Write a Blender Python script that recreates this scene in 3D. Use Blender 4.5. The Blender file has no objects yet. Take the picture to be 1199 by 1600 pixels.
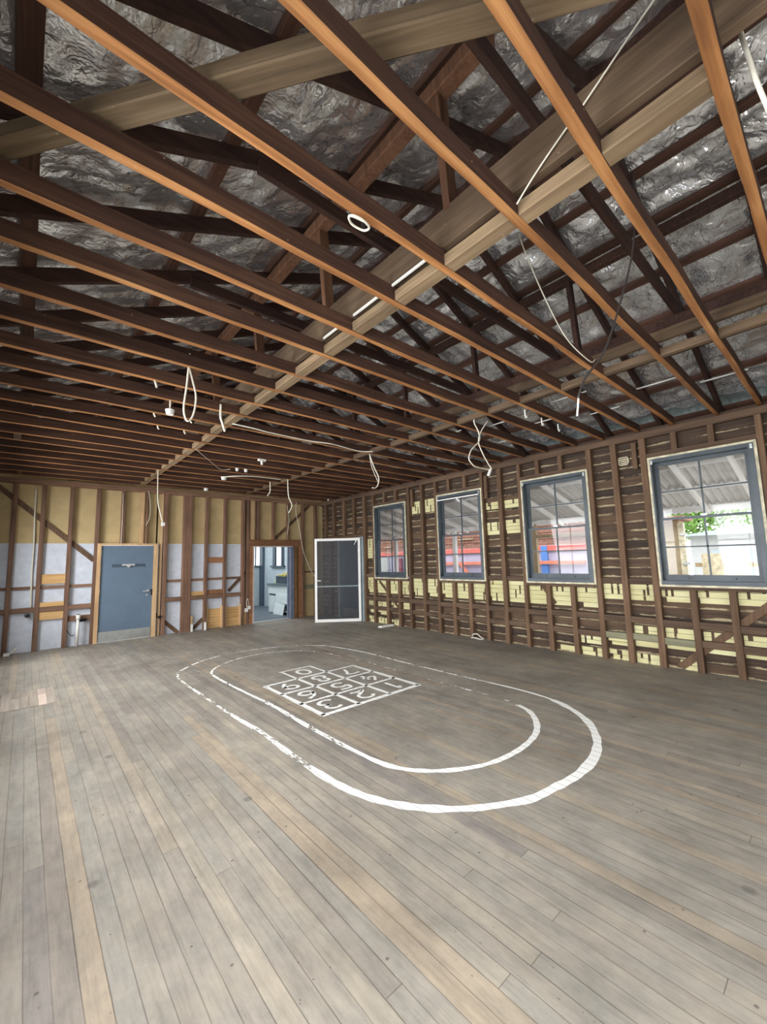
import bpy, bmesh, math, random
from mathutils import Vector, Matrix, noise
random.seed(7)
C = bpy.context.scene.collection
scn = bpy.context.scene

# ------------------------------------------------------------------ camera
cam = bpy.data.cameras.new('camera'); camo = bpy.data.objects.new('camera', cam); C.objects.link(camo)
M3 = Matrix(((0.7536214701, -0.0552295824, -0.6549842540), (-0.6567872183, -0.1029554418, -0.7470145426), (-0.0261768919, 0.9931514841, -0.1138635152)))
camo.matrix_world = Matrix.Translation((0, 0, 1.5)) @ M3.to_4x4()
cam.sensor_fit = 'VERTICAL'; cam.sensor_height = 24.0; cam.lens = 24.0 * 637.67 / 1600.0
cam.clip_start = 0.02
scn.camera = camo

# ------------------------------------------------------------------ world and daylight
W = bpy.data.worlds.new('sky'); scn.world = W; W.use_nodes = True
wn = W.node_tree.nodes; wn.clear()
wo = wn.new('ShaderNodeOutputWorld'); wb = wn.new('ShaderNodeBackground')
wb.inputs[0].default_value = (0.93, 0.97, 1.0, 1); wb.inputs[1].default_value = 2.5
W.node_tree.links.new(wb.outputs[0], wo.inputs[0])

def area(name, loc, rot, sx, sy, power, col=(1, 1, 1), portal=False):
    l = bpy.data.lights.new(name, 'AREA'); l.shape = 'RECTANGLE'; l.size = sx; l.size_y = sy
    l.energy = power; l.color = col
    if portal: l.cycles.is_portal = True
    o = bpy.data.objects.new(name, l); C.objects.link(o); o.location = loc; o.rotation_euler = rot
    return o
PI = math.pi
LEFTWIN = [(-0.9, 0.4), (1.0, 2.3), (3.2, 4.5), (5.4, 6.7), (7.6, 8.9)]     # openings of the left wall, daylight comes in here
for i, (a, b) in enumerate(LEFTWIN):
    lw = area('window_daylight', (-0.86, (a + b) / 2, 1.75), (0, -PI / 2 + 0.30, 0), 1.9, b - a, (60, 86, 74, 74, 74)[i], (0.93, 0.96, 1.0)); lw.data.spread = 2.6
area('front_fill', (2.0, -2.08, 1.35), (-PI / 2, 0, PI), 3.0, 2.3, 24, (1.0, 0.98, 0.95))  # weak added fill through an invented opening behind the camera
for yc in (1.165, 3.07, 4.98, 7.01):
    area('window_portal', (6.62, yc, 1.9), (0, PI / 2, 0), 1.7, 1.15, 1, portal=True)
area('kitchen_fill', (4.6, 12.0, 2.9), (0, 0, 0), 1.6, 2.5, 70, (0.93, 0.97, 1.0))  # added fill panel under the kitchen ceiling, brightens the room beyond the doorway

scn.view_settings.view_transform = 'Standard'; scn.view_settings.look = 'None'
scn.view_settings.gamma = 1.0; scn.view_settings.use_curve_mapping = False
scn.view_settings.exposure = 0.45

# ------------------------------------------------------------------ materials
def lin(r, g, b):
    return tuple(((c / 255) / 12.92 if c / 255 <= 0.04045 else ((c / 255 + 0.055) / 1.055) ** 2.4) for c in (r, g, b)) + (1,)

class NT:
    def __init__(s, name):
        s.m = bpy.data.materials.new(name); s.m.use_nodes = True; s.t = s.m.node_tree
        s.t.nodes.clear(); s.out = s.n('ShaderNodeOutputMaterial'); s.b = s.n('ShaderNodeBsdfPrincipled')
        s.l(s.b.outputs[0], s.out.inputs[0])
    def n(s, k, **kw):
        x = s.t.nodes.new(k)
        for a, v in kw.items(): setattr(x, a, v)
        return x
    def l(s, a, b): s.t.links.new(a, b)
    def math(s, op, a, b=0.5, c=None):
        x = s.n('ShaderNodeMath', operation=op)
        for i, v in enumerate((a, b, c)):
            if v is None: continue
            if isinstance(v, (int, float)): x.inputs[i].default_value = v
            else: s.l(v, x.inputs[i])
        return x.outputs[0]
    def noise(s, vec, scale, detail=4, rough=0.6):
        x = s.n('ShaderNodeTexNoise'); x.inputs['Scale'].default_value = scale
        x.inputs['Detail'].default_value = detail; x.inputs['Roughness'].default_value = rough
        s.l(vec, x.inputs['Vector']); return x.outputs['Fac']
    def ramp(s, fac, stops):
        x = s.n('ShaderNodeValToRGB'); e = x.color_ramp.elements
        while len(e) < len(stops): e.new(0.5)
        for i, (p, c) in enumerate(stops): e[i].position = p; e[i].color = c if len(c) == 4 else tuple(c) + (1,)
        s.l(fac, x.inputs[0]); return x.outputs[0]
    def mix(s, fac, a, b, mode='MIX'):
        x = s.n('ShaderNodeMix', data_type='RGBA', blend_type=mode)
        for i, v in ((0, fac), (6, a), (7, b)):
            if isinstance(v, (int, float)): x.inputs[i].default_value = v
            elif isinstance(v, tuple): x.inputs[i].default_value = v
            else: s.l(v, x.inputs[i])
        return x.outputs[2]
    def mapping(s, vec, sc=(1, 1, 1)):
        x = s.n('ShaderNodeMapping'); x.inputs['Scale'].default_value = sc; s.l(vec, x.inputs['Vector']); return x.outputs[0]
    def bump(s, h, strength=0.3, dist=0.01):
        x = s.n('ShaderNodeBump'); x.inputs['Strength'].default_value = strength; x.inputs['Distance'].default_value = dist
        s.l(h, x.inputs['Height']); s.l(x.outputs[0], s.b.inputs['Normal'])

def wcoord(N):          # object coordinates shifted by a random amount per object
    tc = N.n('ShaderNodeTexCoord'); oi = N.n('ShaderNodeObjectInfo')
    v = N.n('ShaderNodeVectorMath', operation='SCALE'); cx = N.n('ShaderNodeCombineXYZ')
    for i in range(3): N.l(oi.outputs['Random'], cx.inputs[i])
    N.l(cx.outputs[0], v.inputs[0]); v.inputs['Scale'].default_value = 37.0
    a = N.n('ShaderNodeVectorMath', operation='ADD'); N.l(tc.outputs['Object'], a.inputs[0]); N.l(v.outputs[0], a.inputs[1])
    return a.outputs[0], oi.outputs['Random']

def wood(name, dark, mid, light, axis='x', rough=0.75, vary=0.35, sc=1.0):
    N = NT(name); v, rnd = wcoord(N)
    s = {'x': (0.6, 14, 14), 'y': (14, 0.6, 14), 'z': (14, 14, 0.6)}[axis]
    g = N.noise(N.mapping(v, tuple(k * sc for k in s)), 2.2, 6, 0.65)
    b = N.noise(v, 1.7, 3, 0.5)
    f = N.math('ADD', N.math('MULTIPLY', g, 0.65), N.math('MULTIPLY', b, 0.35))
    col = N.ramp(f, [(0.33, lin(*dark)), (0.5, lin(*mid)), (0.68, lin(*light))])
    k = N.math('ADD', N.math('MULTIPLY', rnd, vary), 1 - vary / 2)
    cc = N.n('ShaderNodeCombineXYZ')
    for i in range(3): N.l(k, cc.inputs[i])
    col = N.mix(1.0, col, cc.outputs[0], 'MULTIPLY')
    # scattered pale nail and paint flecks
    vo = N.n('ShaderNodeTexVoronoi'); vo.inputs['Scale'].default_value = 9.0; N.l(v, vo.inputs['Vector'])
    fl = N.math('LESS_THAN', vo.outputs['Distance'], 0.036)
    col = N.mix(N.math('MULTIPLY', fl, 0.35), col, lin(225, 200, 165))
    N.l(col, N.b.inputs['Base Color']); N.b.inputs['Roughness'].default_value = rough
    N.b.inputs['Specular IOR Level'].default_value = 0.3
    N.bump(g, 0.35, 0.004)
    return N.m

def plain(name, rgb, rough=0.6, metal=0.0, nz=0.08, sc=6, bump=0.0, spec=0.4):
    N = NT(name); v, rnd = wcoord(N)
    g = N.noise(v, sc, 4, 0.6)
    c = lin(*rgb)
    lo = tuple(max(0, x * (1 - nz * 2)) for x in c[:3]) + (1,); hi = tuple(min(1, x * (1 + nz * 2)) for x in c[:3]) + (1,)
    N.l(N.ramp(g, [(0.3, lo), (0.7, hi)]), N.b.inputs['Base Color'])
    N.b.inputs['Roughness'].default_value = rough; N.b.inputs['Metallic'].default_value = metal
    N.b.inputs['Specular IOR Level'].default_value = spec
    if bump: N.bump(g, bump, 0.004)
    return N.m

M = {}
M['joist'] = wood('joist_timber_shaded', (50, 33, 27), (72, 49, 38), (96, 67, 50), 'x', 0.8)
M['joist_under'] = wood('joist_timber_lit', (112, 72, 42), (162, 110, 66), (206, 152, 98), 'x', 0.6, sc=.8)
M['grey_wood'] = wood('weathered_timber', (98, 80, 60), (132, 110, 84), (156, 134, 104), 'y', 0.8)
M['grey_wood_x'] = wood('sawn_brace_timber', (88, 72, 54), (120, 100, 76), (146, 124, 98), 'x', 0.8)
M['brown_y'] = wood('brown_timber', (74, 58, 46), (98, 80, 62), (120, 98, 76), 'y', 0.8)
M['rafter'] = wood('rafter_timber', (44, 30, 25), (62, 42, 35), (82, 56, 45), 'x', 0.8)
M['batten'] = wood('batten_timber', (60, 42, 34), (84, 58, 46), (104, 74, 60), 'y', 0.8)
M['strut'] = wood('strut_timber', (78, 52, 38), (106, 74, 54), (128, 92, 68), 'z', 0.8)
M['stud'] = wood('stud_timber', (92, 68, 54), (122, 92, 74), (146, 112, 92), 'z', 0.75)
M['studr'] = wood('stud_timber_dark', (78, 59, 44), (104, 80, 60), (124, 98, 76), 'z', 0.75)
M['noggin'] = wood('noggin_timber_x', (98, 70, 54), (126, 96, 76), (146, 114, 92), 'x', 0.78)
M['noggin_y'] = wood('noggin_timber_y', (68, 53, 42), (90, 71, 56), (110, 88, 70), 'y', 0.78)
M['grey_noggin'] = wood('faded_noggin_timber', (104, 100, 80), (130, 126, 102), (150, 146, 122), 'y', 0.8)
M['red_wood'] = wood('red_timber', (110, 74, 50), (140, 98, 68), (166, 120, 86), 'x', 0.7)
M['pine'] = wood('pine_timber', (176, 140, 100), (204, 168, 126), (224, 194, 152), 'z', 0.6)
M['pine_x'] = wood('pine_boards', (176, 132, 80), (206, 164, 108), (222, 184, 130), 'x', 0.65)
M['fibre'] = plain('tan_fibreboard', (196, 172, 126), 0.9, nz=0.06, sc=4)
M['white_panel'] = plain('white_lining', (208, 212, 220), 0.7, nz=0.05, sc=9)
M['door_blue'] = plain('blue_grey_door_paint', (102, 120, 138), 0.45, nz=0.03)
M['win_blue'] = plain('blue_grey_window_paint', (72, 80, 85), 0.4, nz=0.14, sc=3)
M['cream_trim'] = plain('worn_cream_paint', (206, 196, 168), 0.7, nz=0.18, sc=9)
M['cream'] = wood('cream_painted_boards', (190, 180, 128), (210, 202, 152), (222, 216, 172), 'y', 0.6, vary=0.08)
M['white'] = plain('white_plastic', (236, 234, 226), 0.4, nz=0.02)
M['white_metal'] = plain('white_painted_frame', (240, 238, 232), 0.35, nz=0.02)
M['cable'] = plain('white_cable_sheath', (232, 226, 208), 0.5, nz=0.04)
M['dark_cable'] = plain('dark_cable_sheath', (52, 46, 44), 0.5, nz=0.04)
M['steel'] = plain('brushed_steel', (190, 192, 190), 0.35, 0.9, nz=0.04)
M['kick'] = plain('scuffed_aluminium', (176, 178, 174), 0.45, 0.7, nz=0.08)
M['black'] = plain('black_rubber', (28, 26, 26), 0.5, nz=0.05)
M['zinc'] = plain('galvanised_steel', (132, 142, 140), 0.6, 0.2, nz=0.12, sc=3)
M['ver_white'] = plain('white_verandah_paint', (246, 245, 242), 0.6, nz=0.03)
M['ver_sheet'] = plain('painted_corrugated_steel', (208, 206, 202), 0.55, nz=0.05)
M['concrete'] = plain('pale_concrete', (206, 202, 196), 0.9, nz=0.08)
M['brick'] = plain('brown_brickwork', (150, 108, 92), 0.9, nz=0.2, sc=12)
M['red'] = plain('faded_red_paint', (214, 110, 100), 0.6, nz=0.05)
M['lilac'] = plain('lilac_grey_panels', (186, 182, 206), 0.6, nz=0.03)
M['orange'] = plain('salmon_orange_paint', (232, 140, 112), 0.6, nz=0.05)
M['blue'] = plain('bright_blue_paint', (96, 140, 210), 0.5, nz=0.03)
M['maroon'] = plain('maroon_paint', (132, 56, 74), 0.6, nz=0.05)
M['beige'] = plain('beige_weatherboard_paint', (176, 158, 128), 0.7, nz=0.04)
M['pale_house'] = plain('pale_render', (186, 190, 188), 0.7, nz=0.03)
M['leaf'] = plain('green_leaves', (120, 158, 76), 0.6, nz=0.3, sc=3)
M['bark'] = plain('grey_bark', (120, 108, 92), 0.9, nz=0.2)
M['kwall'] = plain('pale_blue_wall', (176, 188, 194), 0.7, nz=0.04)
M['kdark'] = plain('dark_blue_grey_trim', (70, 84, 98), 0.5, nz=0.05)
M['kfloor'] = plain('dark_vinyl_floor', (88, 96, 106), 0.5, nz=0.06)
M['cabinet'] = plain('white_laminate', (220, 230, 230), 0.4, nz=0.02)
M['bench'] = plain('grey_laminate_top', (96, 112, 118), 0.4, nz=0.04)
M['crate'] = plain('dark_grey_plastic', (74, 84, 96), 0.5, nz=0.05)
M['yellow'] = plain('yellow_plastic', (226, 206, 84), 0.5, nz=0.1, sc=20)
M['coil'] = plain('off_white_hose', (206, 200, 186), 0.6, nz=0.05)

# glass
N = NT('window_glass'); N.t.nodes.remove(N.b)
tr = N.n('ShaderNodeBsdfTransparent'); gl = N.n('ShaderNodeBsdfGlossy'); gl.inputs['Roughness'].default_value = 0.02
fr = N.n('ShaderNodeFresnel'); fr.inputs['IOR'].default_value = 1.45
mx = N.n('ShaderNodeMixShader'); N.l(N.math('MULTIPLY', fr.outputs[0], 0.35), mx.inputs[0]); N.l(tr.outputs[0], mx.inputs[1]); N.l(gl.outputs[0], mx.inputs[2]); N.l(mx.outputs[0], N.out.inputs[0])
M['glass'] = N.m
# insect screen
N = NT('insect_screen'); N.b.inputs['Base Color'].default_value = lin(46, 48, 52); N.b.inputs['Roughness'].default_value = 0.5
tr = N.n('ShaderNodeBsdfTransparent'); mx = N.n('ShaderNodeMixShader'); mx.inputs[0].default_value = 0.5
N.l(tr.outputs[0], mx.inputs[1]); N.l(N.b.outputs[0], mx.inputs[2]); N.l(mx.outputs[0], N.out.inputs[0])
M['screen'] = N.m

# foil
N = NT('silver_foil'); tc = N.n('ShaderNodeTexCoord'); v = tc.outputs['Object']
nz = N.n('ShaderNodeTexNoise'); nz.inputs['Scale'].default_value = 3.2; nz.inputs['Detail'].default_value = 4; N.l(v, nz.inputs['Vector'])
dv = N.n('ShaderNodeVectorMath', operation='SCALE'); dv.inputs['Scale'].default_value = 0.45; N.l(nz.outputs['Color'], dv.inputs[0])
da = N.n('ShaderNodeVectorMath', operation='ADD'); N.l(v, da.inputs[0]); N.l(dv.outputs[0], da.inputs[1])
def ridge(vec, sc):
    x = N.noise(vec, sc, 1.5, 0.45); return N.math('ABSOLUTE', N.math('SUBTRACT', x, 0.5))
h = N.math('ADD', N.math('MULTIPLY', ridge(da.outputs[0], 4.5), 1.0), N.math('MULTIPLY', ridge(N.mapping(da.outputs[0], (1, 1.5, 1)), 11), 0.30))
h = N.math('ADD', h, N.math('MULTIPLY', ridge(da.outputs[0], 27), 0.10))
fcol = N.ramp(N.noise(v, 2.2, 4, 0.6), [(0.3, (0.80, 0.82, 0.84)), (0.7, (0.95, 0.97, 0.99))])
sf = N.n('ShaderNodeSeparateXYZ'); N.l(da.outputs[0], sf.inputs[0])
ly = N.math('LESS_THAN', N.math('FRACT', N.math('DIVIDE', N.math('ADD', sf.outputs[1], 10), 0.30)), 0.022)      # scrim threads
lx = N.math('LESS_THAN', N.math('FRACT', N.math('DIVIDE', N.math('ADD', sf.outputs[0], 10), 0.22)), 0.022)
N.l(N.mix(N.math('MULTIPLY', N.math('MAXIMUM', lx, ly), 0.55), fcol, lin(70, 70, 70)), N.b.inputs['Base Color'])
N.b.inputs['Metallic'].default_value = 0.82; N.b.inputs['Roughness'].default_value = 0.20
N.bump(h, 0.62, 0.06)
M['foil'] = N.m

# floor boards (run along Y, 78 mm wide)
N = NT('weathered_floorboards'); tc = N.n('ShaderNodeTexCoord'); v = tc.outputs['Object']
sx = N.n('ShaderNodeSeparateXYZ'); N.l(v, sx.inputs[0])
wob = N.math('MULTIPLY', N.math('SUBTRACT', N.noise(N.mapping(v, (0.5, 1.2, 1)), 1.2, 2), 0.5), 0.012)
bx = N.math('DIVIDE', N.math('ADD', sx.outputs[0], wob), 0.078)
bi = N.math('FLOOR', bx); bf = N.math('FRACT', bx)
w1 = N.n('ShaderNodeTexWhiteNoise', noise_dimensions='1D'); N.l(bi, w1.inputs['W'])
by = N.math('DIVIDE', N.math('ADD', sx.outputs[1], N.math('MULTIPLY', w1.outputs['Value'], 9.0)), 4.2)
yi = N.math('FLOOR', by); yf = N.math('FRACT', by)
w2 = N.n('ShaderNodeTexWhiteNoise', noise_dimensions='2D'); cc = N.n('ShaderNodeCombineXYZ'); N.l(bi, cc.inputs[0]); N.l(yi, cc.inputs[1]); N.l(cc.outputs[0], w2.inputs['Vector'])
base = N.ramp(w2.outputs['Value'], [(0.0, lin(138, 130, 120)), (0.3, lin(149, 141, 129)), (0.55, lin(145, 139, 129)), (0.82, lin(154, 145, 131)), (0.97, lin(157, 142, 123)), (1.0, lin(134, 127, 120))])
of = N.n('ShaderNodeVectorMath', operation='ADD'); N.l(v, of.inputs[0]); N.l(w2.outputs['Color'], of.inputs[1])
gr = N.noise(N.mapping(of.outputs[0], (22, 1.3, 1)), 2.5, 6, 0.7)
gc = N.ramp(gr, [(0.3, (0.78, 0.77, 0.76)), (0.5, (0.98, 0.98, 0.98)), (0.72, (1.12, 1.11, 1.09))])
blt = N.noise(N.mapping(v, (2.2, 1.0, 1)), 3.4, 6, 0.75)
base = N.mix(1.0, base, N.ramp(blt, [(0.33, (0.80, 0.82, 0.83)), (0.5, (1, 1, 1)), (0.68, (1.20, 1.17, 1.12))]), 'MULTIPLY')
col = N.mix(1.0, base, gc, 'MULTIPLY')
pat = N.noise(v, 0.9, 5, 0.65)                                    # worn and dirty areas
col = N.mix(1.0, col, N.ramp(pat, [(0.32, (0.74, 0.73, 0.72)), (0.52, (1, 1, 1)), (0.70, (1.20, 1.19, 1.16))]), 'MULTIPLY')
sc_ = N.noise(N.mapping(v, (3, 1, 1)), 5.0, 6, 0.75)                # pale scuffs
col = N.mix(N.ramp(sc_, [(0.66, (0, 0, 0)), (0.80, (0.5, 0.5, 0.5))]), col, lin(196, 190, 178))
vo = N.n('ShaderNodeTexVoronoi'); vo.inputs['Scale'].default_value = 7.5; N.l(v, vo.inputs['Vector'])
col = N.mix(N.math('MULTIPLY', N.math('LESS_THAN', vo.outputs['Distance'], 0.055), 0.6), col, lin(62, 55, 50))
vo2 = N.n('ShaderNodeTexVoronoi'); vo2.inputs['Scale'].default_value = 2.3; N.l(v, vo2.inputs['Vector'])
col = N.mix(N.ramp(vo2.outputs['Distance'], [(0.045, (0.5, 0.5, 0.5)), (0.085, (0, 0, 0))]), col, lin(70, 64, 60))
vo3 = N.n('ShaderNodeTexVoronoi'); vo3.inputs['Scale'].default_value = 13; N.l(N.mapping(v, (1.6, 1, 1)), vo3.inputs['Vector'])
col = N.mix(N.math('MULTIPLY', N.math('LESS_THAN', vo3.outputs['Distance'], 0.06), N.ramp(N.noise(v, 1.6, 2), [(0.48, (0, 0, 0)), (0.56, (0.6, 0.6, 0.6))])), col, lin(74, 64, 58))
gap = N.math('MINIMUM', bf, N.math('SUBTRACT', 1.0, bf))
gl_ = N.ramp(gap, [(0.0, (1, 1, 1)), (0.045, (0, 0, 0))])
gw = N.math('MULTIPLY', gl_, N.ramp(N.noise(N.mapping(v, (8, 0.7, 1)), 1.0, 3), [(0.35, (0.25, 0.25, 0.25)), (0.65, (0.9, 0.9, 0.9))]))
endj = N.math('LESS_THAN', yf, 0.0008)
col = N.mix(N.math('MAXIMUM', gw, N.math('MULTIPLY', endj, 0.7)), col, lin(72, 62, 54))
N.l(col, N.b.inputs['Base Color'])
N.l(N.ramp(gr, [(0.3, (0.50, 0.50, 0.50)), (0.7, (0.66, 0.66, 0.66))]), N.b.inputs['Roughness'])
N.b.inputs['Specular IOR Level'].default_value = 0.35
N.bump(N.math('SUBTRACT', N.math('MULTIPLY', gr, 0.25), gw), 0.4, 0.004)
M['floor'] = N.m
# short patch boards
M['patch_new'] = wood('new_patch_board', (170, 148, 134), (190, 170, 156), (206, 188, 174), 'y', 0.6)
M['patch'] = wood('patch_floorboards', (130, 118, 108), (156, 144, 130), (176, 164, 148), 'y', 0.6, vary=0.3)

# weatherboards seen from inside, pale paint seeping through the joints
def lining(name, axis):
    N = NT(name); tc = N.n('ShaderNodeTexCoord'); v = tc.outputs['Object']
    sx = N.n('ShaderNodeSeparateXYZ'); N.l(v, sx.inputs[0])
    s = (0.5, 0.5, 9)
    g = N.noise(N.mapping(v, s), 2.6, 6, 0.65)
    zi = N.math('DIVIDE', sx.outputs[2], 0.128); bi = N.math('FLOOR', zi); bf = N.math('FRACT', zi)
    w = N.n('ShaderNodeTexWhiteNoise', noise_dimensions='1D'); N.l(bi, w.inputs['W'])
    f = N.math('ADD', N.math('MULTIPLY', g, 0.7), N.math('MULTIPLY', w.outputs['Value'], 0.3))
    col = N.ramp(f, [(0.3, lin(48, 36, 27)), (0.5, lin(74, 56, 41)), (0.7, lin(100, 77, 56))])
    blot = N.noise(N.mapping(v, (1, 1.1, 3)), 2.2, 5, 0.7)
    edge = N.math('LESS_THAN', bf, N.math('MULTIPLY', N.math('SUBTRACT', N.noise(N.mapping(v, (1, 2.0, 1.5)), 1.6, 4), 0.30), 0.75))
    msk = N.math('MULTIPLY', edge, N.ramp(blot, [(0.42, (0.0, 0.0, 0.0)), (0.52, (0.85, 0.85, 0.85))]))
    col = N.mix(msk, col, lin(178, 162, 128))
    N.l(col, N.b.inputs['Base Color']); N.b.inputs['Roughness'].default_value = 0.8
    N.bump(g, 0.4, 0.005)
    return N.m
M['boards'] = lining('weatherboard_backs', 'y')

# painted floor line, worn by the vertex attribute "wear"
def paint(name):
    N = NT(name); tc = N.n('ShaderNodeTexCoord'); v = tc.outputs['Object']
    N.b.inputs['Base Color'].default_value = lin(248, 247, 240); N.b.inputs['Roughness'].default_value = 0.5
    at = N.n('ShaderNodeAttribute'); at.attribute_name = 'wear'
    sx = N.n('ShaderNodeSeparateXYZ'); N.l(v, sx.inputs[0])
    n = N.noise(N.mapping(v, (1, 0.35, 1)), 42, 5, 0.7)
    n2 = N.noise(v, 3.5, 3, 0.6)
    nn = N.math('ADD', N.math('MULTIPLY', n, 0.55), N.math('MULTIPLY', n2, 0.45))
    thr = N.math('ADD', N.math('MULTIPLY', at.outputs['Fac'], 0.30), 0.28)
    keep = N.math('GREATER_THAN', nn, thr)
    bf = N.math('FRACT', N.math('DIVIDE', sx.outputs[0], 0.078)); gap = N.math('MINIMUM', bf, N.math('SUBTRACT', 1.0, bf))
    keep = N.math('MULTIPLY', keep, N.math('GREATER_THAN', gap, 0.022))
    tr = N.n('ShaderNodeBsdfTransparent'); mx = N.n('ShaderNodeMixShader')
    N.l(keep, mx.inputs[0]); N.l(tr.outputs[0], mx.inputs[1]); N.l(N.b.outputs[0], mx.inputs[2]); N.l(mx.outputs[0], N.out.inputs[0])
    return N.m
M['paint'] = paint('white_floor_paint')

# ------------------------------------------------------------------ geometry helpers
class MB:
    def __init__(s): s.v = []; s.f = []
    def hexa(s, p):                                  # p: 8 points, bottom 4 ccw then top 4
        b = len(s.v); s.v += [tuple(q) for q in p]
        s.f += [tuple(b + i for i in q) for q in ((3, 2, 1, 0), (4, 5, 6, 7), (0, 1, 5, 4), (1, 2, 6, 5), (2, 3, 7, 6), (3, 0, 4, 7))]
        return s
    def box(s, x0, x1, y0, y1, z0, z1):
        if x0 > x1: x0, x1 = x1, x0
        if y0 > y1: y0, y1 = y1, y0
        if z0 > z1: z0, z1 = z1, z0
        return s.hexa([(x0, y0, z0), (x1, y0, z0), (x1, y1, z0), (x0, y1, z0), (x0, y0, z1), (x1, y0, z1), (x1, y1, z1), (x0, y1, z1)])
    def bar(s, a, b, w, h, up=(0, 0, 1), lift=0.0):   # bar from a to b, w across, h along up
        a = Vector(a); b = Vector(b); d = (b - a).normalized(); u = Vector(up)
        r = d.cross(u).normalized(); u = r.cross(d).normalized()
        a = a + u * lift; b = b + u * lift
        q = []
        for e in (-h / 2, h / 2):
            q += [a - r * w / 2 + u * e, a + r * w / 2 + u * e, b + r * w / 2 + u * e, b - r * w / 2 + u * e]
        return s.hexa(q)
    def beam(s, a, b, w, h, up=(0, 0, 1), n=10, jit=0.004, seed=0):  # a slightly uneven sawn length, lower face edges eased
        a = Vector(a); b = Vector(b); d = (b - a).normalized(); u = Vector(up)
        r = d.cross(u).normalized(); u = r.cross(d).normalized(); c = min(w, h) * 0.09
        prof = [(-w/2 + c, -h/2), (w/2 - c, -h/2), (w/2, -h/2 + c), (w/2, h/2), (-w/2, h/2), (-w/2, -h/2 + c)]
        base = len(s.v)
        for i in range(n + 1):
            t = i / n; p = a.lerp(b, t)
            p = p + r * jit * noise.noise(Vector((t * 3.1 * n / 10, seed * 7.3, 1))) * 1.6 + u * jit * noise.noise(Vector((t * 2.7 * n / 10, seed * 3.1, 9))) * 1.6
            for k, (x, y) in enumerate(prof):
                j = jit * 0.5 * noise.noise(Vector((t * 20, k * 5.5, seed)))
                s.v.append(tuple(p + r * (x + j) + u * (y + j)))
        m = len(prof)
        for i in range(n):
            for k in range(m):
                q = base + i * m; s.f.append((q + k, q + (k + 1) % m, q + m + (k + 1) % m, q + m + k))
        s.f.append(tuple(base + k for k in reversed(range(m)))); s.f.append(tuple(base + n * m + k for k in range(m)))
        return s
    def cyl(s, a, b, r, n=10, r2=None):
        a = Vector(a); b = Vector(b); d = (b - a).normalized(); t = Vector((0, 0, 1)) if abs(d.z) < 0.9 else Vector((1, 0, 0))
        x = d.cross(t).normalized(); y = d.cross(x); base = len(s.v); r2 = r if r2 is None else r2
        for p, rr in ((a, r), (b, r2)):
            for i in range(n):
                an = 2 * PI * i / n; s.v.append(tuple(p + x * rr * math.cos(an) + y * rr * math.sin(an)))
        for i in range(n): s.f.append((base + i, base + (i + 1) % n, base + n + (i + 1) % n, base + n + i))
        s.f.append(tuple(base + i for i in reversed(range(n)))); s.f.append(tuple(base + n + i for i in range(n)))
        return s
    def tube(s, pts, r, n=8, sub=5):
        P = smooth([Vector(p) for p in pts], sub); base = len(s.v); m = len(P)
        px = None
        for i, p in enumerate(P):
            d = (P[min(i + 1, m - 1)] - P[max(i - 1, 0)]).normalized()
            if px is None: t = Vector((0, 0, 1)) if abs(d.z) < 0.9 else Vector((1, 0, 0)); px = d.cross(t).normalized()
            else: px = (px - d * px.dot(d)).normalized()
            y = d.cross(px)
            for k in range(n):
                an = 2 * PI * k / n; s.v.append(tuple(p + px * r * math.cos(an) + y * r * math.sin(an)))
        for i in range(m - 1):
            for k in range(n): q = base + i * n; s.f.append((q + k, q + (k + 1) % n, q + n + (k + 1) % n, q + n + k))
        s.f.append(tuple(base + k for k in reversed(range(n)))); s.f.append(tuple(base + (m - 1) * n + k for k in range(n)))
        return s
    def build(s, name, mat, parent=None, origin=None, sm=False):
        me = bpy.data.meshes.new(name)
        if origin is None:
            if parent is None:
                xs = [v[0] for v in s.v]; ys = [v[1] for v in s.v]; zs = [v[2] for v in s.v]
                origin = ((min(xs) + max(xs)) / 2, (min(ys) + max(ys)) / 2, min(zs))
            else: origin = (0, 0, 0) if parent.get('_loc') is None else tuple(parent['_loc'])
        o0 = Vector(origin)
        me.from_pydata([tuple(Vector(v) - o0) for v in s.v], [], s.f); me.validate(); me.update()
        bm = bmesh.new(); bm.from_mesh(me); bmesh.ops.recalc_face_normals(bm, faces=bm.faces); bm.to_mesh(me); bm.free()
        me.materials.append(mat)
        if sm:
            for p in me.polygons: p.use_smooth = True
        o = bpy.data.objects.new(name, me); C.objects.link(o)
        if parent is None: o.location = o0; o['_loc'] = tuple(o0)
        else: o.parent = parent
        return o

def smooth(P, sub):
    if sub <= 1 or len(P) < 3: return P
    out = []
    for i in range(len(P) - 1):
        p0 = P[max(i - 1, 0)]; p1 = P[i]; p2 = P[i + 1]; p3 = P[min(i + 2, len(P) - 1)]
        for k in range(sub):
            t = k / sub
            out.append(0.5 * ((2 * p1) + (p2 - p0) * t + (2 * p0 - 5 * p1 + 4 * p2 - p3) * t * t + (3 * p1 - p0 - 3 * p2 + p3) * t ** 3))
    out.append(P[-1]); return out

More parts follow.
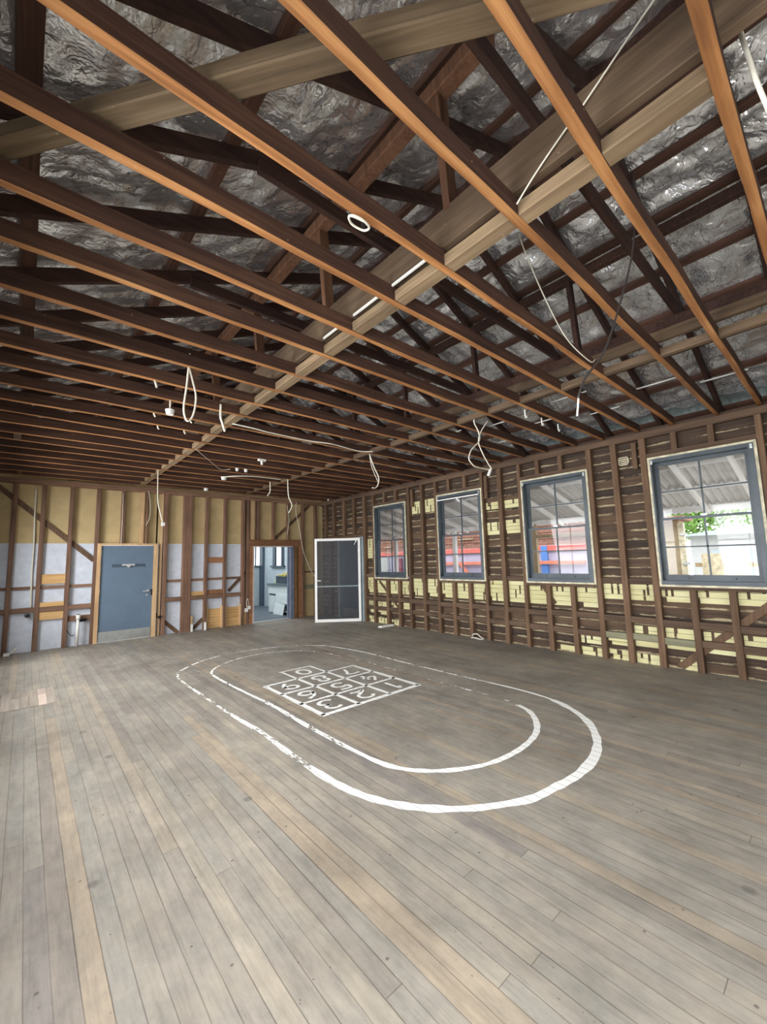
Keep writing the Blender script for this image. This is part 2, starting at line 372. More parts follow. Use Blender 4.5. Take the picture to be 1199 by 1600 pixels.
def tag(o, label, cat, group=None):
    o['label'] = label; o['category'] = cat
    if group: o['group'] = group
    return o
def st(o): o['kind'] = 'structure'; return o
def empty(name, loc, rz=0.0):
    o = bpy.data.objects.new(name, None); C.objects.link(o); o.location = loc; o.rotation_euler = (0, 0, rz); o.empty_display_size = 0.1
    o['_loc'] = tuple(loc) if rz == 0 else (0.0, 0.0, 0.0)
    return o
ORD = ['', 'first', 'second', 'third', 'fourth', 'fifth', 'sixth', 'seventh', 'eighth', 'ninth', 'tenth', 'eleventh', 'twelfth', 'thirteenth', 'fourteenth', 'fifteenth', 'sixteenth', 'seventeenth', 'eighteenth', 'nineteenth', 'twentieth', 'twenty-first', 'twenty-second', 'twenty-third', 'twenty-fourth', 'twenty-fifth']

XL, XR, YB, YF = -0.60, 6.32, 9.90, -1.95      # stud faces: left, right, back, front
ZP = 3.055                                      # underside of top plates
ZJ = 3.17                                       # underside of ceiling joists
T = 0.45                                        # roof pitch
RX = 2.9

# ------------------------------------------------------------------ floor
st(MB().box(XL - 0.1, XR + 0.1, YF - 0.1, YB + 0.1, -0.03, 0.0).build('floor', M['floor'], origin=(0, 0, 0)))

# ------------------------------------------------------------------ right wall
WIN = [(7.01, 'window_1'), (4.98, 'window_2'), (3.07, 'window_3'), (1.165, 'window_4')]
HW = 0.555
opens = [(yc - HW + 0.03, yc + HW - 0.03, 1.075, 2.735) for yc, _ in WIN] + [(8.12, 8.98, 0.0, 2.0)]
def rows_with_holes(mb, fixed, y0, y1, z0, z1, pitch, holes, plane='x', th=0.02, lap=0.008):
    z = z0
    while z < z1 - 1e-6:
        zt = min(z + pitch, z1); segs = [(y0, y1)]
        for (a, b, c, d) in holes:
            if min(zt, d) - max(z, c) > pitch * 0.5:
                new = []
                for (p, q) in segs:
                    if b <= p or a >= q: new.append((p, q)); continue
                    if p < a: new.append((p, a))
                    if q > b: new.append((b, q))
                segs = new
        for (p, q) in segs:
            if plane == 'x':
                f = fixed
                mb.hexa([(f + lap, p, z), (f + lap + th, p, z), (f + lap + th, q, z), (f + lap, q, z), (f, p, zt), (f + th, p, zt), (f + th, q, zt), (f, q, zt)])
            else:
                mb.box(p, q, fixed, fixed + th, z, zt)
        z = zt
mb = MB(); rows_with_holes(mb, 6.41, YF, YB + 0.12, 0.0, 3.2, 0.128, opens)
wallR = st(mb.build('wall_right', M['boards'], origin=(0, 0, 0)))
def partR(name, mat, mb, **kw): return mb.build(name, mat, wallR, origin=(0, 0, 0), **kw)
# full height studs (near edge Y, width)
full = [(-1.5, .07), (-1.1, .07), (-.7, .07), (-.32, .07), (.06, .07), (.545, .06), (1.735, .075), (2.105, .075), (2.455, .07), (3.635, .055), (4.02, .075), (4.405, .06), (5.55, .06), (5.945, .075), (6.36, .065), (7.58, .06), (7.93, .09)]
for i, (y, w) in enumerate(full):
    partR('stud', M['studr'], MB().beam((XR + .045, y + w / 2, 0), (XR + .045, y + w / 2, ZP), .09, w, up=(0, 1, 0), n=8, jit=.003, seed=i))
low = [.955, 1.34, 2.845, 3.235, 4.775, 5.16, 6.715, 7.115]
for i, y in enumerate(low):
    partR('stud', M['studr'], MB().beam((XR + .045, y + .036, 0), (XR + .045, y + .036, 1.02), .09, .072, up=(0, 1, 0), n=4, jit=.003, seed=i + 30))
for i, y in enumerate([.985, 1.375, 2.9, 3.29, 4.8, 5.2, 6.775, 7.175]):
    partR('cripple_stud', M['studr'], MB().beam((XR + .045, y + .03, 2.825), (XR + .045, y + .03, ZP), .09, .062, up=(0, 1, 0), n=2, jit=.002, seed=i + 50))
for i, y in enumerate([8.365, 8.80, 9.29, 9.69]):
    partR('cripple_stud', M['studr'], MB().beam((XR + .045, y + .04, 2.12), (XR + .045, y + .04, ZP), .09, .08, up=(0, 1, 0), n=3, jit=.003, seed=i + 60))
for i, y in enumerate([9.08, 9.45]):
    partR('stud', M['studr'], MB().box(XR, XR + .09, y, y + .08, 0, 2.0))
partR('door_header', M['studr'], MB().box(XR, XR + .09, 8.0, YB, 2.06, 2.13))
partR('top_plate', M['noggin_y'], MB().beam((XR + .045, YF, ZP + .045), (XR + .045, YB + .1, ZP + .045), .1, .09, n=30, jit=.004))
for (yc, _) in WIN:
    partR('window_header', M['noggin_y'], MB().beam((XR + .045, yc - HW - .01, 2.80), (XR + .045, yc + HW + .01, 2.80), .09, .055, n=4, jit=.002, seed=yc))
    partR('window_sill_plate', M['noggin_y'], MB().beam((XR + .045, yc - HW - .01, 1.022), (XR + .045, yc + HW + .01, 1.022), .09, .04, n=4, jit=.002, seed=yc + 3))
allst = sorted([(y, w) for y, w in full] + [(y, .072) for y in low])
k = 0
for (a, wa), (b, wb_) in zip(allst, allst[1:]):
    y0 = a + wa; y1 = b
    if y1 - y0 < .1: continue
    k += 1
    j = random.uniform(-.012, .012)
    partR('noggin', M['noggin_y'], MB().beam((XR + .04, y0, .578 + j), (XR + .04, y1, .578 + j), .08, .088, n=2, jit=.002, seed=k))
    j = random.uniform(-.012, .012)
    mm = M['grey_noggin'] if 1.0 < y0 < 2.5 and y1 > 1.7 else (M['noggin_y'] if y0 > 5.4 or y0 < 3.7 else M['noggin_y'])
    partR('noggin', mm, MB().beam((XR + .045, y0, .345 + j), (XR + .045, y1, .345 + j), .06, .085, n=2, jit=.002, seed=k + 50))
for (y0, y1) in [(1.81, 2.105), (2.18, 2.455), (3.69, 4.02), (4.095, 4.405), (5.61, 5.945), (6.02, 6.36), (7.64, 7.93), (.13, .545), (-.25, .06)]:
    partR('noggin', M['noggin_y'], MB().beam((XR + .05, y0, 1.105), (XR + .05, y1, 1.105), .05, .075, n=2, jit=.002, seed=y0))
partR('eave_light_blocker', M['studr'], MB().box(6.62, 6.65, YF, YB + .1, 2.98, 3.32))  # added board outside the wall, keeps verandah light off the eave sheeting
# let-in diagonal braces
partR('diagonal_brace', M['studr'], MB().bar((XR + .072, 1.60, .03), (XR + .072, .20, 1.30), .022, .085, up=(1, 0, 0)) if False else MB().bar((XR + .078, 1.60, .03), (XR + .078, .20, 1.30), .085, .02, up=(1, 0, 0)))
partR('diagonal_brace', M['studr'], MB().bar((XR + .078, 7.50, .98), (XR + .078, 6.75, .30), .06, .02, up=(1, 0, 0)))
partR('diagonal_brace', M['studr'], MB().bar((XR + .078, 3.40, 1.0), (XR + .078, 3.20, .72), .06, .02, up=(1, 0, 0)))
for (y, z0, z1) in [(1.85, 2.65, 3.02), (4.32, 2.55, 2.98), (6.25, 2.62, 3.0)]:
    partR('short_block', M['studr'], MB().box(XR + .01, XR + .06, y, y + .06, z0, z1))
# cream painted boards seen between the studs
def cream_patch(y0, y1, z0, z1, pitch=.066, slots=3, seed=0):
    rnd = random.Random(seed); mb = MB(); n = max(1, round((z1 - z0) / pitch)); ph = (z1 - z0) / n
    cut = [[] for _ in range(n)]
    for _ in range(slots):
        r = rnd.randrange(n); c = rnd.uniform(y0 + .04, y1 - .06); cut[r].append((c, c + .03))
        if r + 1 < n: cut[r + 1].append((c, c + .03))
    for r in range(n):
        segs = [(y0, y1 - (rnd.uniform(0, .10) if r == 0 and rnd.random() < .4 else 0))]
        for (a, b) in cut[r]:
            segs = [s for (p, q) in segs for s in (((p, min(a, q)), (max(b, p), q)) if a < q and b > p else ((p, q),)) if s[1] - s[0] > .01]
        for (p, q) in segs: mb.box(6.398, 6.409, p, q, z0 + r * ph + .002, z0 + (r + 1) * ph - .003)
    return mb
bays = [(a + wa, b) for (a, wa), (b, _) in zip(allst, allst[1:]) if b - a - wa > .1]
for i, (a, b) in enumerate(bays):
    if b > .05:
        z0 = .70 if a > 2.5 else .84
        partR('cream_boards', M['cream'], cream_patch(a, b, z0, 1.06, slots=2, seed=i))
for i, (a, b, z0, z1) in enumerate([(3.70, 4.01, 2.335, 2.48), (3.70, 4.01, 1.885, 2.125), (4.10, 4.40, 2.345, 2.48), (4.10, 4.40, 1.88, 2.11), (5.615, 5.94, 2.46, 2.74), (6.03, 6.34, 2.46, 2.73), (7.65, 7.92, 1.52, 2.0),
        (.13, .54, .40, .53), (.61, .95, .38, .50), (1.03, 1.33, .38, .50), (1.42, 1.73, .38, .51), (1.82, 2.10, .38, .50), (.61, .95, .24, .30), (1.03, 1.33, .24, .30), (1.42, 1.73, .24, .30), (1.82, 2.1, .22, .30), (1.42, 1.60, .0, .12),
        (1.82, 2.1, .0, .13), (2.19, 2.45, .0, .14), (2.53, 2.84, .0, .12), (2.19, 2.45, .20, .30), (2.53, 2.84, .17, .29), (2.92, 3.23, .02, .10),
        (7.2, 7.57, .38, .50), (7.65, 7.92, .38, .50), (6.8, 7.1, .38, .50), (6.44, 6.7, .38, .52), (7.65, 7.92, .22, .30), (7.2, 7.57, .20, .30), (7.65, 7.92, .0, .14), (7.2, 7.57, .0, .13), (6.8, 7.1, .0, .12)]):
    partR('cream_boards', M['cream'], cream_patch(a, b, z0, z1, slots=2 if z1 - z0 > .1 else 0, seed=i + 80))
# small wall vent
v = empty('wall_vent', (6.40, 2.04, 2.74)); tag(v, 'small pale slotted vent high on the weatherboards between the two nearest windows', 'vent')
mb = MB(); mb.box(6.392, 6.405, 1.97, 2.11, 2.74, 2.755); mb.box(6.392, 6.405, 1.97, 2.11, 2.845, 2.86); mb.box(6.392, 6.405, 1.97, 1.985, 2.74, 2.86); mb.box(6.392, 6.405, 2.095, 2.11, 2.74, 2.86)
mb.build('frame', M['cream_trim'], v)
mb = MB(); [mb.box(6.396, 6.404, 1.985, 2.095, 2.765 + i * .027, 2.779 + i * .027) for i in range(3)]; mb.build('slats', M['cream_trim'], v)

# ------------------------------------------------------------------ windows
def make_window(name, yc, rail=False):
    r = empty(name, (XR, yc, 1.045)); st(r)
    y0, y1, z0, z1 = yc - HW, yc + HW, 1.045, 2.765
    ia, ib, iz0, iz1 = y0 + .085, y1 - .045, z0 + .075, z1 - .075
    mb = MB(); X0, X1 = 6.295, 6.325
    mb.box(X0, X1, y0 + .028, ia, z0 + .025, z1 - .028); mb.box(X0, X1, ib, y1 - .028, z0 + .025, z1 - .028)
    mb.box(X0, X1, ia, ib, iz1, z1 - .028); mb.box(X0, X1, ia, ib, z0 + .025, iz0)
    mb.build('casing', M['win_blue'], r)
    mb = MB(); mb.box(6.30, 6.33, y0, y0 + .028, z0, z1); mb.box(6.30, 6.33, y1 - .028, y1, z0, z1); mb.box(6.30, 6.33, y0 + .028, y1 - .028, z1 - .028, z1); mb.box(6.285, 6.33, y0 + .028, y1 - .028, z0, z0 + .025)
    mb.build('edge_trim', M['cream_trim'], r)
    mb = MB()                                    # jamb lining
    mb.box(6.325, 6.47, ia - .03, ia, iz0 - .03, iz1 + .03); mb.box(6.325, 6.47, ib, ib + .03, iz0 - .03, iz1 + .03); mb.box(6.325, 6.47, ia, ib, iz1, iz1 + .03); mb.box(6.325, 6.50, ia, ib, iz0 - .03, iz0)
    mb.build('jamb', M['win_blue'], r)
    zm = 1.925; s = .045; ycen = (ia + ib) / 2
    for nm, xx, a, b, bot, top in (('lower_sash', 6.375, iz0, zm + .015, .075, .03), ('upper_sash', 6.41, zm - .015, iz1, .03, .045)):
        mb = MB(); x0, x1 = xx, xx + .034
        mb.box(x0, x1, ia, ia + s, a, b); mb.box(x0, x1, ib - s, ib, a, b); mb.box(x0, x1, ia + s, ib - s, a, a + bot); mb.box(x0, x1, ia + s, ib - s, b - top, b)
        zc = (a + bot + b - top) / 2
        mb.box(x0 + .006, x1 - .006, ia + s, ib - s, zc - .009, zc + .009); mb.box(x0 + .006, x1 - .006, ycen - .009, ycen + .009, a + bot, b - top)
        so = mb.build(nm, M['win_blue'], r)
        MB().box(xx + .015, xx + .018, ia + s - .005, ib - s + .005, a + bot - .005, b - top + .005).build('glass', M['glass'], so, origin=tuple(r['_loc']))
    for yy in (y0 + .05, y1 - .05):
        mb = MB(); mb.box(6.283, 6.296, yy - .012, yy + .012, z1 - .10, z1 - .045); mb.cyl((6.28, yy, z1 - .075), (6.26, yy, z1 - .075), .006)
        mb.build('blind_bracket', M['steel'], r)
    MB().box(6.36, 6.376, ycen - .03, ycen + .03, zm + .012, zm + .035).build('sash_catch', M['steel'], r)
    for yy in (ycen - .24, ycen + .22): MB().cyl((6.377, yy, iz0 + .035), (6.366, yy, iz0 + .035), .009).build('sash_lift_hole', M['black'], r)
    if rail:
        mb = MB(); mb.box(6.262, 6.292, y0 + .05, y1 - .05, z1 - .13, z1 - .108); mb.bar((6.275, ycen, z1 - .12), (6.31, ycen - .05, z1 - .2), .02, .02); mb.build('blind_rail', M['white_metal'], r)
    return r
for yc, nm in WIN: make_window(nm, yc, nm in ('window_2',))

# ------------------------------------------------------------------ doorway 3 in right wall: grey door and its casing
d3 = st(empty('door_3', (XR, 8.55, 0)))
mb = MB(); mb.box(6.29, 6.32, 7.99, 8.10, 0, 2.06); mb.box(6.29, 6.32, 9.0, 9.09, 0, 2.06); mb.box(6.29, 6.32, 8.10, 9.0, 1.99, 2.06); mb.box(6.32, 6.46, 8.08, 8.11, 0, 2.0); mb.box(6.32, 6.46, 8.99, 9.02, 0, 2.0); mb.box(6.32, 6.46, 8.11, 8.99, 1.98, 2.01)
mb.build('casing', plain('pale_blue_grey_paint', (158, 172, 176), 0.5, nz=0.1, sc=3), d3)
lf = MB().box(6.37, 6.41, 8.115, 8.985, 0.01, 1.975).build('door_leaf', M['door_blue'], d3)
MB().box(6.362, 6.37, 8.13, 8.97, .03, .26).build('kick_plate', M['kick'], d3)
MB().cyl((6.37, 8.92, .98), (6.33, 8.92, .98), .02).build('door_knob', M['steel'], d3)

# screen door standing open, swung into the room
ang = math.atan2(8.74 - 8.03, 5.37 - 6.24); L = math.hypot(8.74 - 8.03, 5.37 - 6.24)
sd = empty('screen_door', (6.24, 8.03, 0.012), ang); tag(sd, 'white framed screen door with dark mesh, swung open in the far right corner', 'door')
def sdp(mb, n, m): return mb.build(n, m, sd, origin=(0, 0, 0))
mb = MB(); fw = .058
mb.box(0, fw, -.015, .015, 0, 2.02); mb.box(L - fw, L, -.015, .015, 0, 2.02); mb.box(fw, L - fw, -.015, .015, 0, fw + .01); mb.box(fw, L - fw, -.015, .015, 2.02 - fw, 2.02)
sdp(mb, 'frame', M['white_metal'])
sdp(MB().box(fw, L - fw, -.01, .01, .835, .868), 'mid_rail', M['zinc'])
sdp(MB().box(fw, L - fw, -.002, .001, fw, 2.02 - fw), 'mesh_screen', M['screen'])
mb = MB(); mb.box(L - .05, L - .015, .015, .022, .92, 1.06); mb.box(L - .15, L - .03, .03, .042, .985, 1.005); mb.cyl((L - .035, .02, .995), (L - .035, .042, .995), .008); sdp(mb, 'handle', M['white'])
mb = MB(); mb.box(.09, .12, .015, .03, 1.92, 1.96); mb.bar((.105, .02, 1.93), (.15, .02, 1.86), .01, .01); sdp(mb, 'closer_bracket', M['white'])

# ------------------------------------------------------------------ back wall
DW = (4.30, 5.44); GD = (1.07, 2.155)
mb = MB()
for (a, b) in ((XL - .1, GD[0] + .03), (GD[1] - .03, DW[0]), (DW[1], XR + .12)): mb.box(a, b, 10.0, 10.02, 0, 3.2)
mb.box(GD[0], GD[1], 10.0, 10.02, 1.94, 3.2); mb.box(DW[0], DW[1], 10.0, 10.02, 1.90, 3.2)
wallB = st(mb.build('wall_back', M['fibre'], origin=(0, 0, 0)))
def partB(name, mat, mb, **kw): return mb.build(name, mat, wallB, origin=(0, 0, 0), **kw)
mb = MB(); mb.box(XL, GD[0] + .03, 9.99, 10.0, 0, 1.955); mb.box(GD[1] - .03, 4.09, 9.99, 10.0, 0, 1.955)
partB('white_lining', M['white_panel'], mb)
partB('white_lining', plain('pinkish_lining', (206, 176, 156), .8), MB().box(4.09, 4.30, 9.99, 10.0, 0, 1.955))
XS = [(-.595, .07, 0, 1), (-.235, .07, 0, 1), (.168, .07, 0, 1), (.592, .07, 0, 1), (1.02, .07, 0, 1), (1.452, .065, 1.96, 0), (1.90, .035, 1.96, 0), (2.262, .08, 0, 1), (2.655, .19, 0, 1), (3.138, .068, 0, 1), (3.572, .062, 0, 1), (4.01, .066, 0, 1), (4.13, .07, 0, 1), (4.40, .07, 2.07, 0), (4.825, .065, 2.07, 0), (5.245, .06, 2.07, 0), (5.685, .07, 0, 1), (6.10, .06, 0, 1)]
for i, (x, w, z0, fu) in enumerate(XS):
    partB('stud', M['stud'], MB().beam((x + w / 2, YB + .045, z0), (x + w / 2, YB + .045, ZP), w, .09, up=(0, 1, 0), n=8, jit=.003, seed=i + 100))
partB('pale_batten', M['pine'], MB().box(1.805, 1.862, YB + .01, YB + .05, 1.955, ZP))
partB('pale_batten', M['pine'], MB().box(2.195, 2.235, YB + .02, YB + .05, 0.0, ZP))
partB('pale_batten', M['pine'], MB().box(4.225, 4.335, YB + .02, YB + .06, 2.07, ZP))
partB('door_stud', M['red_wood'], MB().box(4.205, 4.30, YB, YB + .09, 0, 1.90))
partB('door_stud', M['red_wood'], MB().box(5.45, 5.52, YB, YB + .09, 0, 1.90))
partB('door_stud', M['red_wood'], MB().box(5.59, 5.685, YB + .02, YB + .09, 0, 1.90))
partB('door_header', M['red_wood'], MB().beam((4.20, YB + .03, 1.985), (5.69, YB + .03, 1.985), .07, .165, n=6, jit=.003))
partB('top_plate', M['noggin'], MB().beam((XL - .1, YB + .045, ZP + .05), (XR + .1, YB + .045, ZP + .05), .11, .10, n=20, jit=.003))
bb = [(-.525, -.235), (-.165, .168), (.238, .592), (.662, 1.02), (2.342, 2.655), (2.845, 3.138), (3.206, 3.572), (3.634, 4.01), (5.755, 6.10)]
for i, (a, b) in enumerate(bb):
    if i < 8:
        partB('noggin', M['noggin'], MB().box(a, b, YB + .05, YB + .09, 1.108, 1.163))
        partB('noggin', M['noggin'], MB().beam((a, YB + .035, .74), (b, YB + .035, .74), .07, .088, n=2, jit=.002, seed=i))
    else:
        partB('noggin', M['grey_noggin'], MB().box(a, b, YB + .04, YB + .09, .74, .84)); partB('noggin', M['studr'], MB().box(a, b, YB + .06, YB + .09, 1.18, 1.215))
partB('noggin', M['studr'], MB().box(5.52, 5.59, YB + .04, YB + .09, 1.18, 1.215))
partB('noggin', M['studr'], MB().box(4.20, 4.08, YB + .04, YB + .09, 1.13, 1.165))
partB('noggin', M['red_wood'], MB().box(3.206, 3.572, YB + .02, YB + .09, 1.51, 1.64))
partB('noggin', M['red_wood'], MB().box(3.206, 3.572, YB + .03, YB + .09, .785, .885))
partB('noggin', M['pine_x'], MB().box(2.845, 3.138, YB + .03, YB + .09, .785, .87))
partB('pine_block', M['pine_x'], MB().box(.238, .592, YB + .03, YB + .09, 1.20, 1.375))
partB('pine_block', M['pine_x'], MB().box(.238, .592, YB + .02, YB + .09, .785, .86))
partB('pine_block', M['pine_x'], MB().box(.238, .592, YB + .03, YB + .09, .545, .69))
partB('noggin', M['noggin'], MB().box(.662, 1.02, YB + .05, YB + .09, .47, .57))
partB('diagonal_brace', M['studr'], MB().bar((-.55, YB + .075, 3.08), (1.03, YB + .075, 1.62), .085, .022, up=(0, 1, 0)))
partB('diagonal_brace', M['studr'], MB().bar((2.16, YB + .08, .45), (2.62, YB + .08, .0), .075, .02, up=(0, 1, 0)))
partB('diagonal_brace', M['studr'], MB().bar((2.88, YB + .08, .0), (3.14, YB + .08, .24), .075, .02, up=(0, 1, 0)))
partB('diagonal_brace', M['studr'], MB().bar((3.72, YB + .08, .83), (4.22, YB + .08, 1.34), .07, .02, up=(0, 1, 0)))
partB('diagonal_brace', M['studr'], MB().bar((4.90, YB + .08, 2.08), (5.98, YB + .08, 3.06), .075, .02, up=(0, 1, 0)))
for (a, b) in ((3.206, 3.572), (3.634, 4.01)):
    mb = MB(); [mb.box(a, b, YB + .06, YB + .085, .01 + i * .063, .068 + i * .063) for i in range(7)]
    partB('pine_infill', M['pine_x'], mb)
    partB('pine_cleat', M['pine'], MB().box(a, a + .035, YB + .02, YB + .08, 0, .52)); partB('pine_cleat', M['pine'], MB().box(b - .035, b, YB + .02, YB + .08, 0, .50))
partB('pine_infill', M['pine_x'], MB().box(4.08, 4.13, YB + .03, YB + .08, 0, .30))
partB('floor_cleat', M['pine'], MB().box(2.86, 2.90, YB + .0, YB + .05, 0, .34))

# grey flush door
d1 = st(empty('door_1', (1.6, YB, 0)))
mb = MB(); mb.box(1.07, 1.135, 9.885, 10.0, 0, 1.955); mb.box(2.075, 2.155, 9.885, 10.0, 0, 1.955); mb.box(1.135, 2.075, 9.885, 10.0, 1.915, 1.955)
mb.build('door_frame', M['pine'], d1)
MB().box(1.14, 2.07, 9.92, 9.96, .012, 1.91).build('door_leaf', M['door_blue'], d1)
MB().box(1.15, 2.06, 9.912, 9.92, .015, .205).build('kick_plate', M['kick'], d1)
cl = MB().box(1.33, 1.90, 9.90, 9.92, 1.475, 1.53).build('closer_backplate', M['kdark'], d1)
mb = MB(); mb.box(1.50, 1.73, 9.885, 9.90, 1.497, 1.53); mb.cyl((1.615, 9.90, 1.492), (1.615, 9.87, 1.492), .03); mb.build('closer_bracket', M['steel'], d1)
mb = MB(); mb.cyl((1.985, 9.92, .965), (1.985, 9.87, .965), .026, 14); mb.bar((1.985, 9.872, .965), (1.89, 9.872, .955), .018, .018); mb.build('lever_handle', M['steel'], d1)
MB().cyl((1.975, 9.92, .875), (1.975, 9.905, .875), .02, 14).build('lock_cylinder', M['steel'], d1)
MB().box(2.05, 2.08, 9.90, 9.92, .86, .99).build('strike_plate', M['black'], d1)
for z in (1.70, .95, .25): MB().cyl((1.137, 9.912, z), (1.137, 9.912, z + .1), .012).build('hinge', M['steel'], d1)

# doorway to the kitchen
d2 = st(empty('door_2', (4.87, YB, 0)))
mb = MB(); mb.box(4.295, 4.325, 9.88, 10.04, 0, 1.905); mb.box(4.325, 5.40, 9.88, 10.04, 1.88, 1.905); mb.build('door_jamb', plain('pale_jamb_paint', (190, 180, 172), .6), d2)
mb = MB(); mb.box(5.345, 5.44, 9.90, 10.06, 0, 1.88); mb.box(5.315, 5.345, 10.0, 10.06, 0, 1.88); mb.build('door_jamb', plain('violet_grey_paint', (112, 118, 134), .5, nz=.08), d2)
MB().box(4.32, 5.35, 9.90, 10.06, 0, .012).build('threshold', M['kick'], d2)

# ------------------------------------------------------------------ left wall and front wall (mostly out of the photograph)
holesL = [(a, b, .8, 2.7) for a, b in LEFTWIN]
mb = MB(); rows_with_holes(mb, XL - .1 - .02, YF - .1, YB + .12, 0, 3.2, .1333, holesL, lap=0)
wallL = st(mb.build('wall_left', M['boards'], origin=(0, 0, 0)))
for i, (a, b) in enumerate(LEFTWIN):
    mb = MB(); x0, x1 = XL - .12, XL
    mb.box(x0, x1, a - .05, a, .75, 2.75); mb.box(x0, x1, b, b + .05, .75, 2.75); mb.box(x0, x1, a, b, 2.7, 2.75); mb.box(x0, x1, a, b, .75, .8); mb.box(x0 + .04, x0 + .07, a, b, 1.73, 1.77); mb.box(x0 + .04, x0 + .07, (a + b) / 2 - .015, (a + b) / 2 + .015, .8, 2.7)
    mb.build('window_frame', M['win_blue'], wallL, origin=(0, 0, 0))
y = YF
while y < YB:
    if not any(a - .1 < y < b + .03 for a, b in LEFTWIN): MB().box(XL - .1, XL, y, y + .07, 0, ZP).build('stud', M['studr'], wallL, origin=(0, 0, 0))
    y += .42
MB().box(XL - .1, XL, YF, YB, ZP, ZP + .09).build('top_plate', M['noggin_y'], wallL, origin=(0, 0, 0))
mb = MB(); mb.box(XL - .1, .45, YF - .12, YF - .1, 0, 3.2); mb.box(3.55, XR + .12, YF - .12, YF - .1, 0, 3.2); mb.box(.45, 3.55, YF - .12, YF - .1, 2.55, 3.2); mb.box(.45, 3.55, YF - .12, YF - .1, 0, .15)
wallF = st(mb.build('wall_front', M['boards'], origin=(0, 0, 0)))
MB().box(XL - .1, XR + .1, YF - .1, YF, ZP, ZP + .09).build('top_plate', M['noggin'], wallF, origin=(0, 0, 0))

# ------------------------------------------------------------------ ceiling joists
JY = [.165, .57, .965, 1.43, 1.845, 2.305, 2.715, 3.19, 3.60, 4.055, 4.47, 4.94, 5.39, 5.82, 6.24, 6.70, 7.08, 7.49, 7.95, 8.38, 8.82, 9.31, 9.74]
JW = .045; nj = len(JY)
ordj = lambda i: ORD[nj - i]
for i, yf in enumerate(JY):
    y = yf - JW / 2
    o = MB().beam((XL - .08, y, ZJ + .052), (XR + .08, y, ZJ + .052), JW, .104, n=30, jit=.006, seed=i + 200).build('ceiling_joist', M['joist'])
    o.data.materials.append(M['joist_under'])       # paler underside, darker sides: floor bounce light put into the colour
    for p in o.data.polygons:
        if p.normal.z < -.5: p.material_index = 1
    tag(o, 'long brown hardwood ceiling joist across the room, %s counted from the back wall' % ordj(i), 'joist', 'ceiling joists')
# blocks between joists along the two rows
for row, (x0, x1, mat, side, nm) in enumerate(((1.735, 1.83, M['grey_wood'], 'left', 'broad pale'), (4.035, 4.10, M['brown_y'], 'right', 'narrow brown'))):
    for i in range(nj - 1):
        a = JY[i]; b = JY[i + 1] - JW; dx = random.uniform(-.012, .012); dz = random.uniform(0, .008)
        if side == 'left' and i in (7, 12): dx += .01
        o = MB().beam(((x0 + x1) / 2 + dx, a, ZJ + .035 + dz), ((x0 + x1) / 2 + dx, b, ZJ + .035 + dz), x1 - x0, .066, n=3, jit=.003, seed=i + row * 40).build('joist_blocking', mat)
        tag(o, '%s block, %s row, between the %s and %s joists from the back wall' % (nm, side, ordj(i + 1), ordj(i)), 'timber block', 'blocking under the %s hanging beam' % side)
# first bay near the camera
# hanging beams on top of the joists
o = MB().beam((1.745, YF, ZJ + .225), (1.745, YB, ZJ + .225), .05, .23, n=36, jit=.005, seed=3).build('hanging_beam', M['brown_y'])
tag(o, 'deep brown hanging beam on top of the joists, along the left row of blocks', 'beam', 'hanging beams')
hb = MB().beam((3.985, YF, ZJ + .155), (3.985, YB, ZJ + .155), .05, .09, n=36, jit=.004, seed=4).build('hanging_beam', M['brown_y'])
tag(hb, 'doubled dark hanging beam on top of the joists, along the right row of blocks', 'beam', 'hanging beams')
MB().beam((3.99, YF, ZJ + .247), (3.99, YB, ZJ + .247), .045, .085, n=36, jit=.004, seed=5).build('upper_plank', M['rafter'], hb)
# diagonal timber lying over the joists near the camera
dp, dq = Vector((-.58, 2.78, 3.335)), Vector((1.66, -.135, 3.335)); dl = (dq - dp).length
o = MB().beam((-dl / 2, 0, 0), (dl / 2, 0, 0), .092, .07, n=14, jit=.006, seed=9).build('diagonal_brace', M['grey_wood_x'], origin=(0, 0, 0))
o.location = (dp + dq) / 2; o.rotation_euler = (0, 0, math.atan2(dq.y - dp.y, dq.x - dp.x))
tag(o, 'rough pale brown timber lying diagonally over the joists at the upper left', 'beam')
for (y0, y1, nm) in ((6.70, 7.04, 'ceiling blocks by the left edge of the photo, nearer one'), (9.33, 9.70, '')):
    o = MB().box(-.20, -.13, y0, y1 - JW * 0, ZJ + .005, ZJ + .09).build('joist_blocking', M['brown_y'])
    tag(o, 'small timber block between joists at the far left, %s' % ('three joists away from the last one' if y0 < 7 else 'right above the back wall'), 'timber block')

# ------------------------------------------------------------------ roof
def zl(x): return 3.25 + T * (x + .6)
def zr(x): return 3.25 + T * (6.4 - x)
def ztop(x): return min(zl(x), zr(x))
RH = .10                                       # rafter depth
RY = [-1.7, -1.05, -.40, .25, .92, 1.57, 2.22, 2.88, 3.60, 4.25, 4.92, 5.58, 6.24, 6.90, 7.55, 8.2, 8.87, 9.5]
nr = len(RY)
for i, y in enumerate(RY):
    for side in ('left', 'right'):
        if side == 'left': a = (-1.0, y, zl(-1.0) + RH / 2 * 1.1); b = (RX - .015, y, zl(RX) + RH / 2 * 1.1)
        else: a = (6.9, y, zr(6.9) + RH / 2 * 1.1); b = (RX + .015, y, zr(RX) + RH / 2 * 1.1)
        if y < -.5: continue
        o = MB().beam(a, b, .045, RH, n=12, jit=.004, seed=i + (300 if side == 'left' else 340)).build('roof_rafter', M['rafter'])
        tag(o, 'dark sloping rafter under the %s roof slope, %s counted from the back wall' % (side, ORD[nr - i]), 'rafter', 'rafters of the %s roof slope' % side)
o = MB().beam((RX, YF, zl(RX) + .09), (RX, YB, zl(RX) + .09), .028, .16, n=20, jit=.003, seed=1).build('ridge_board', M['rafter'])
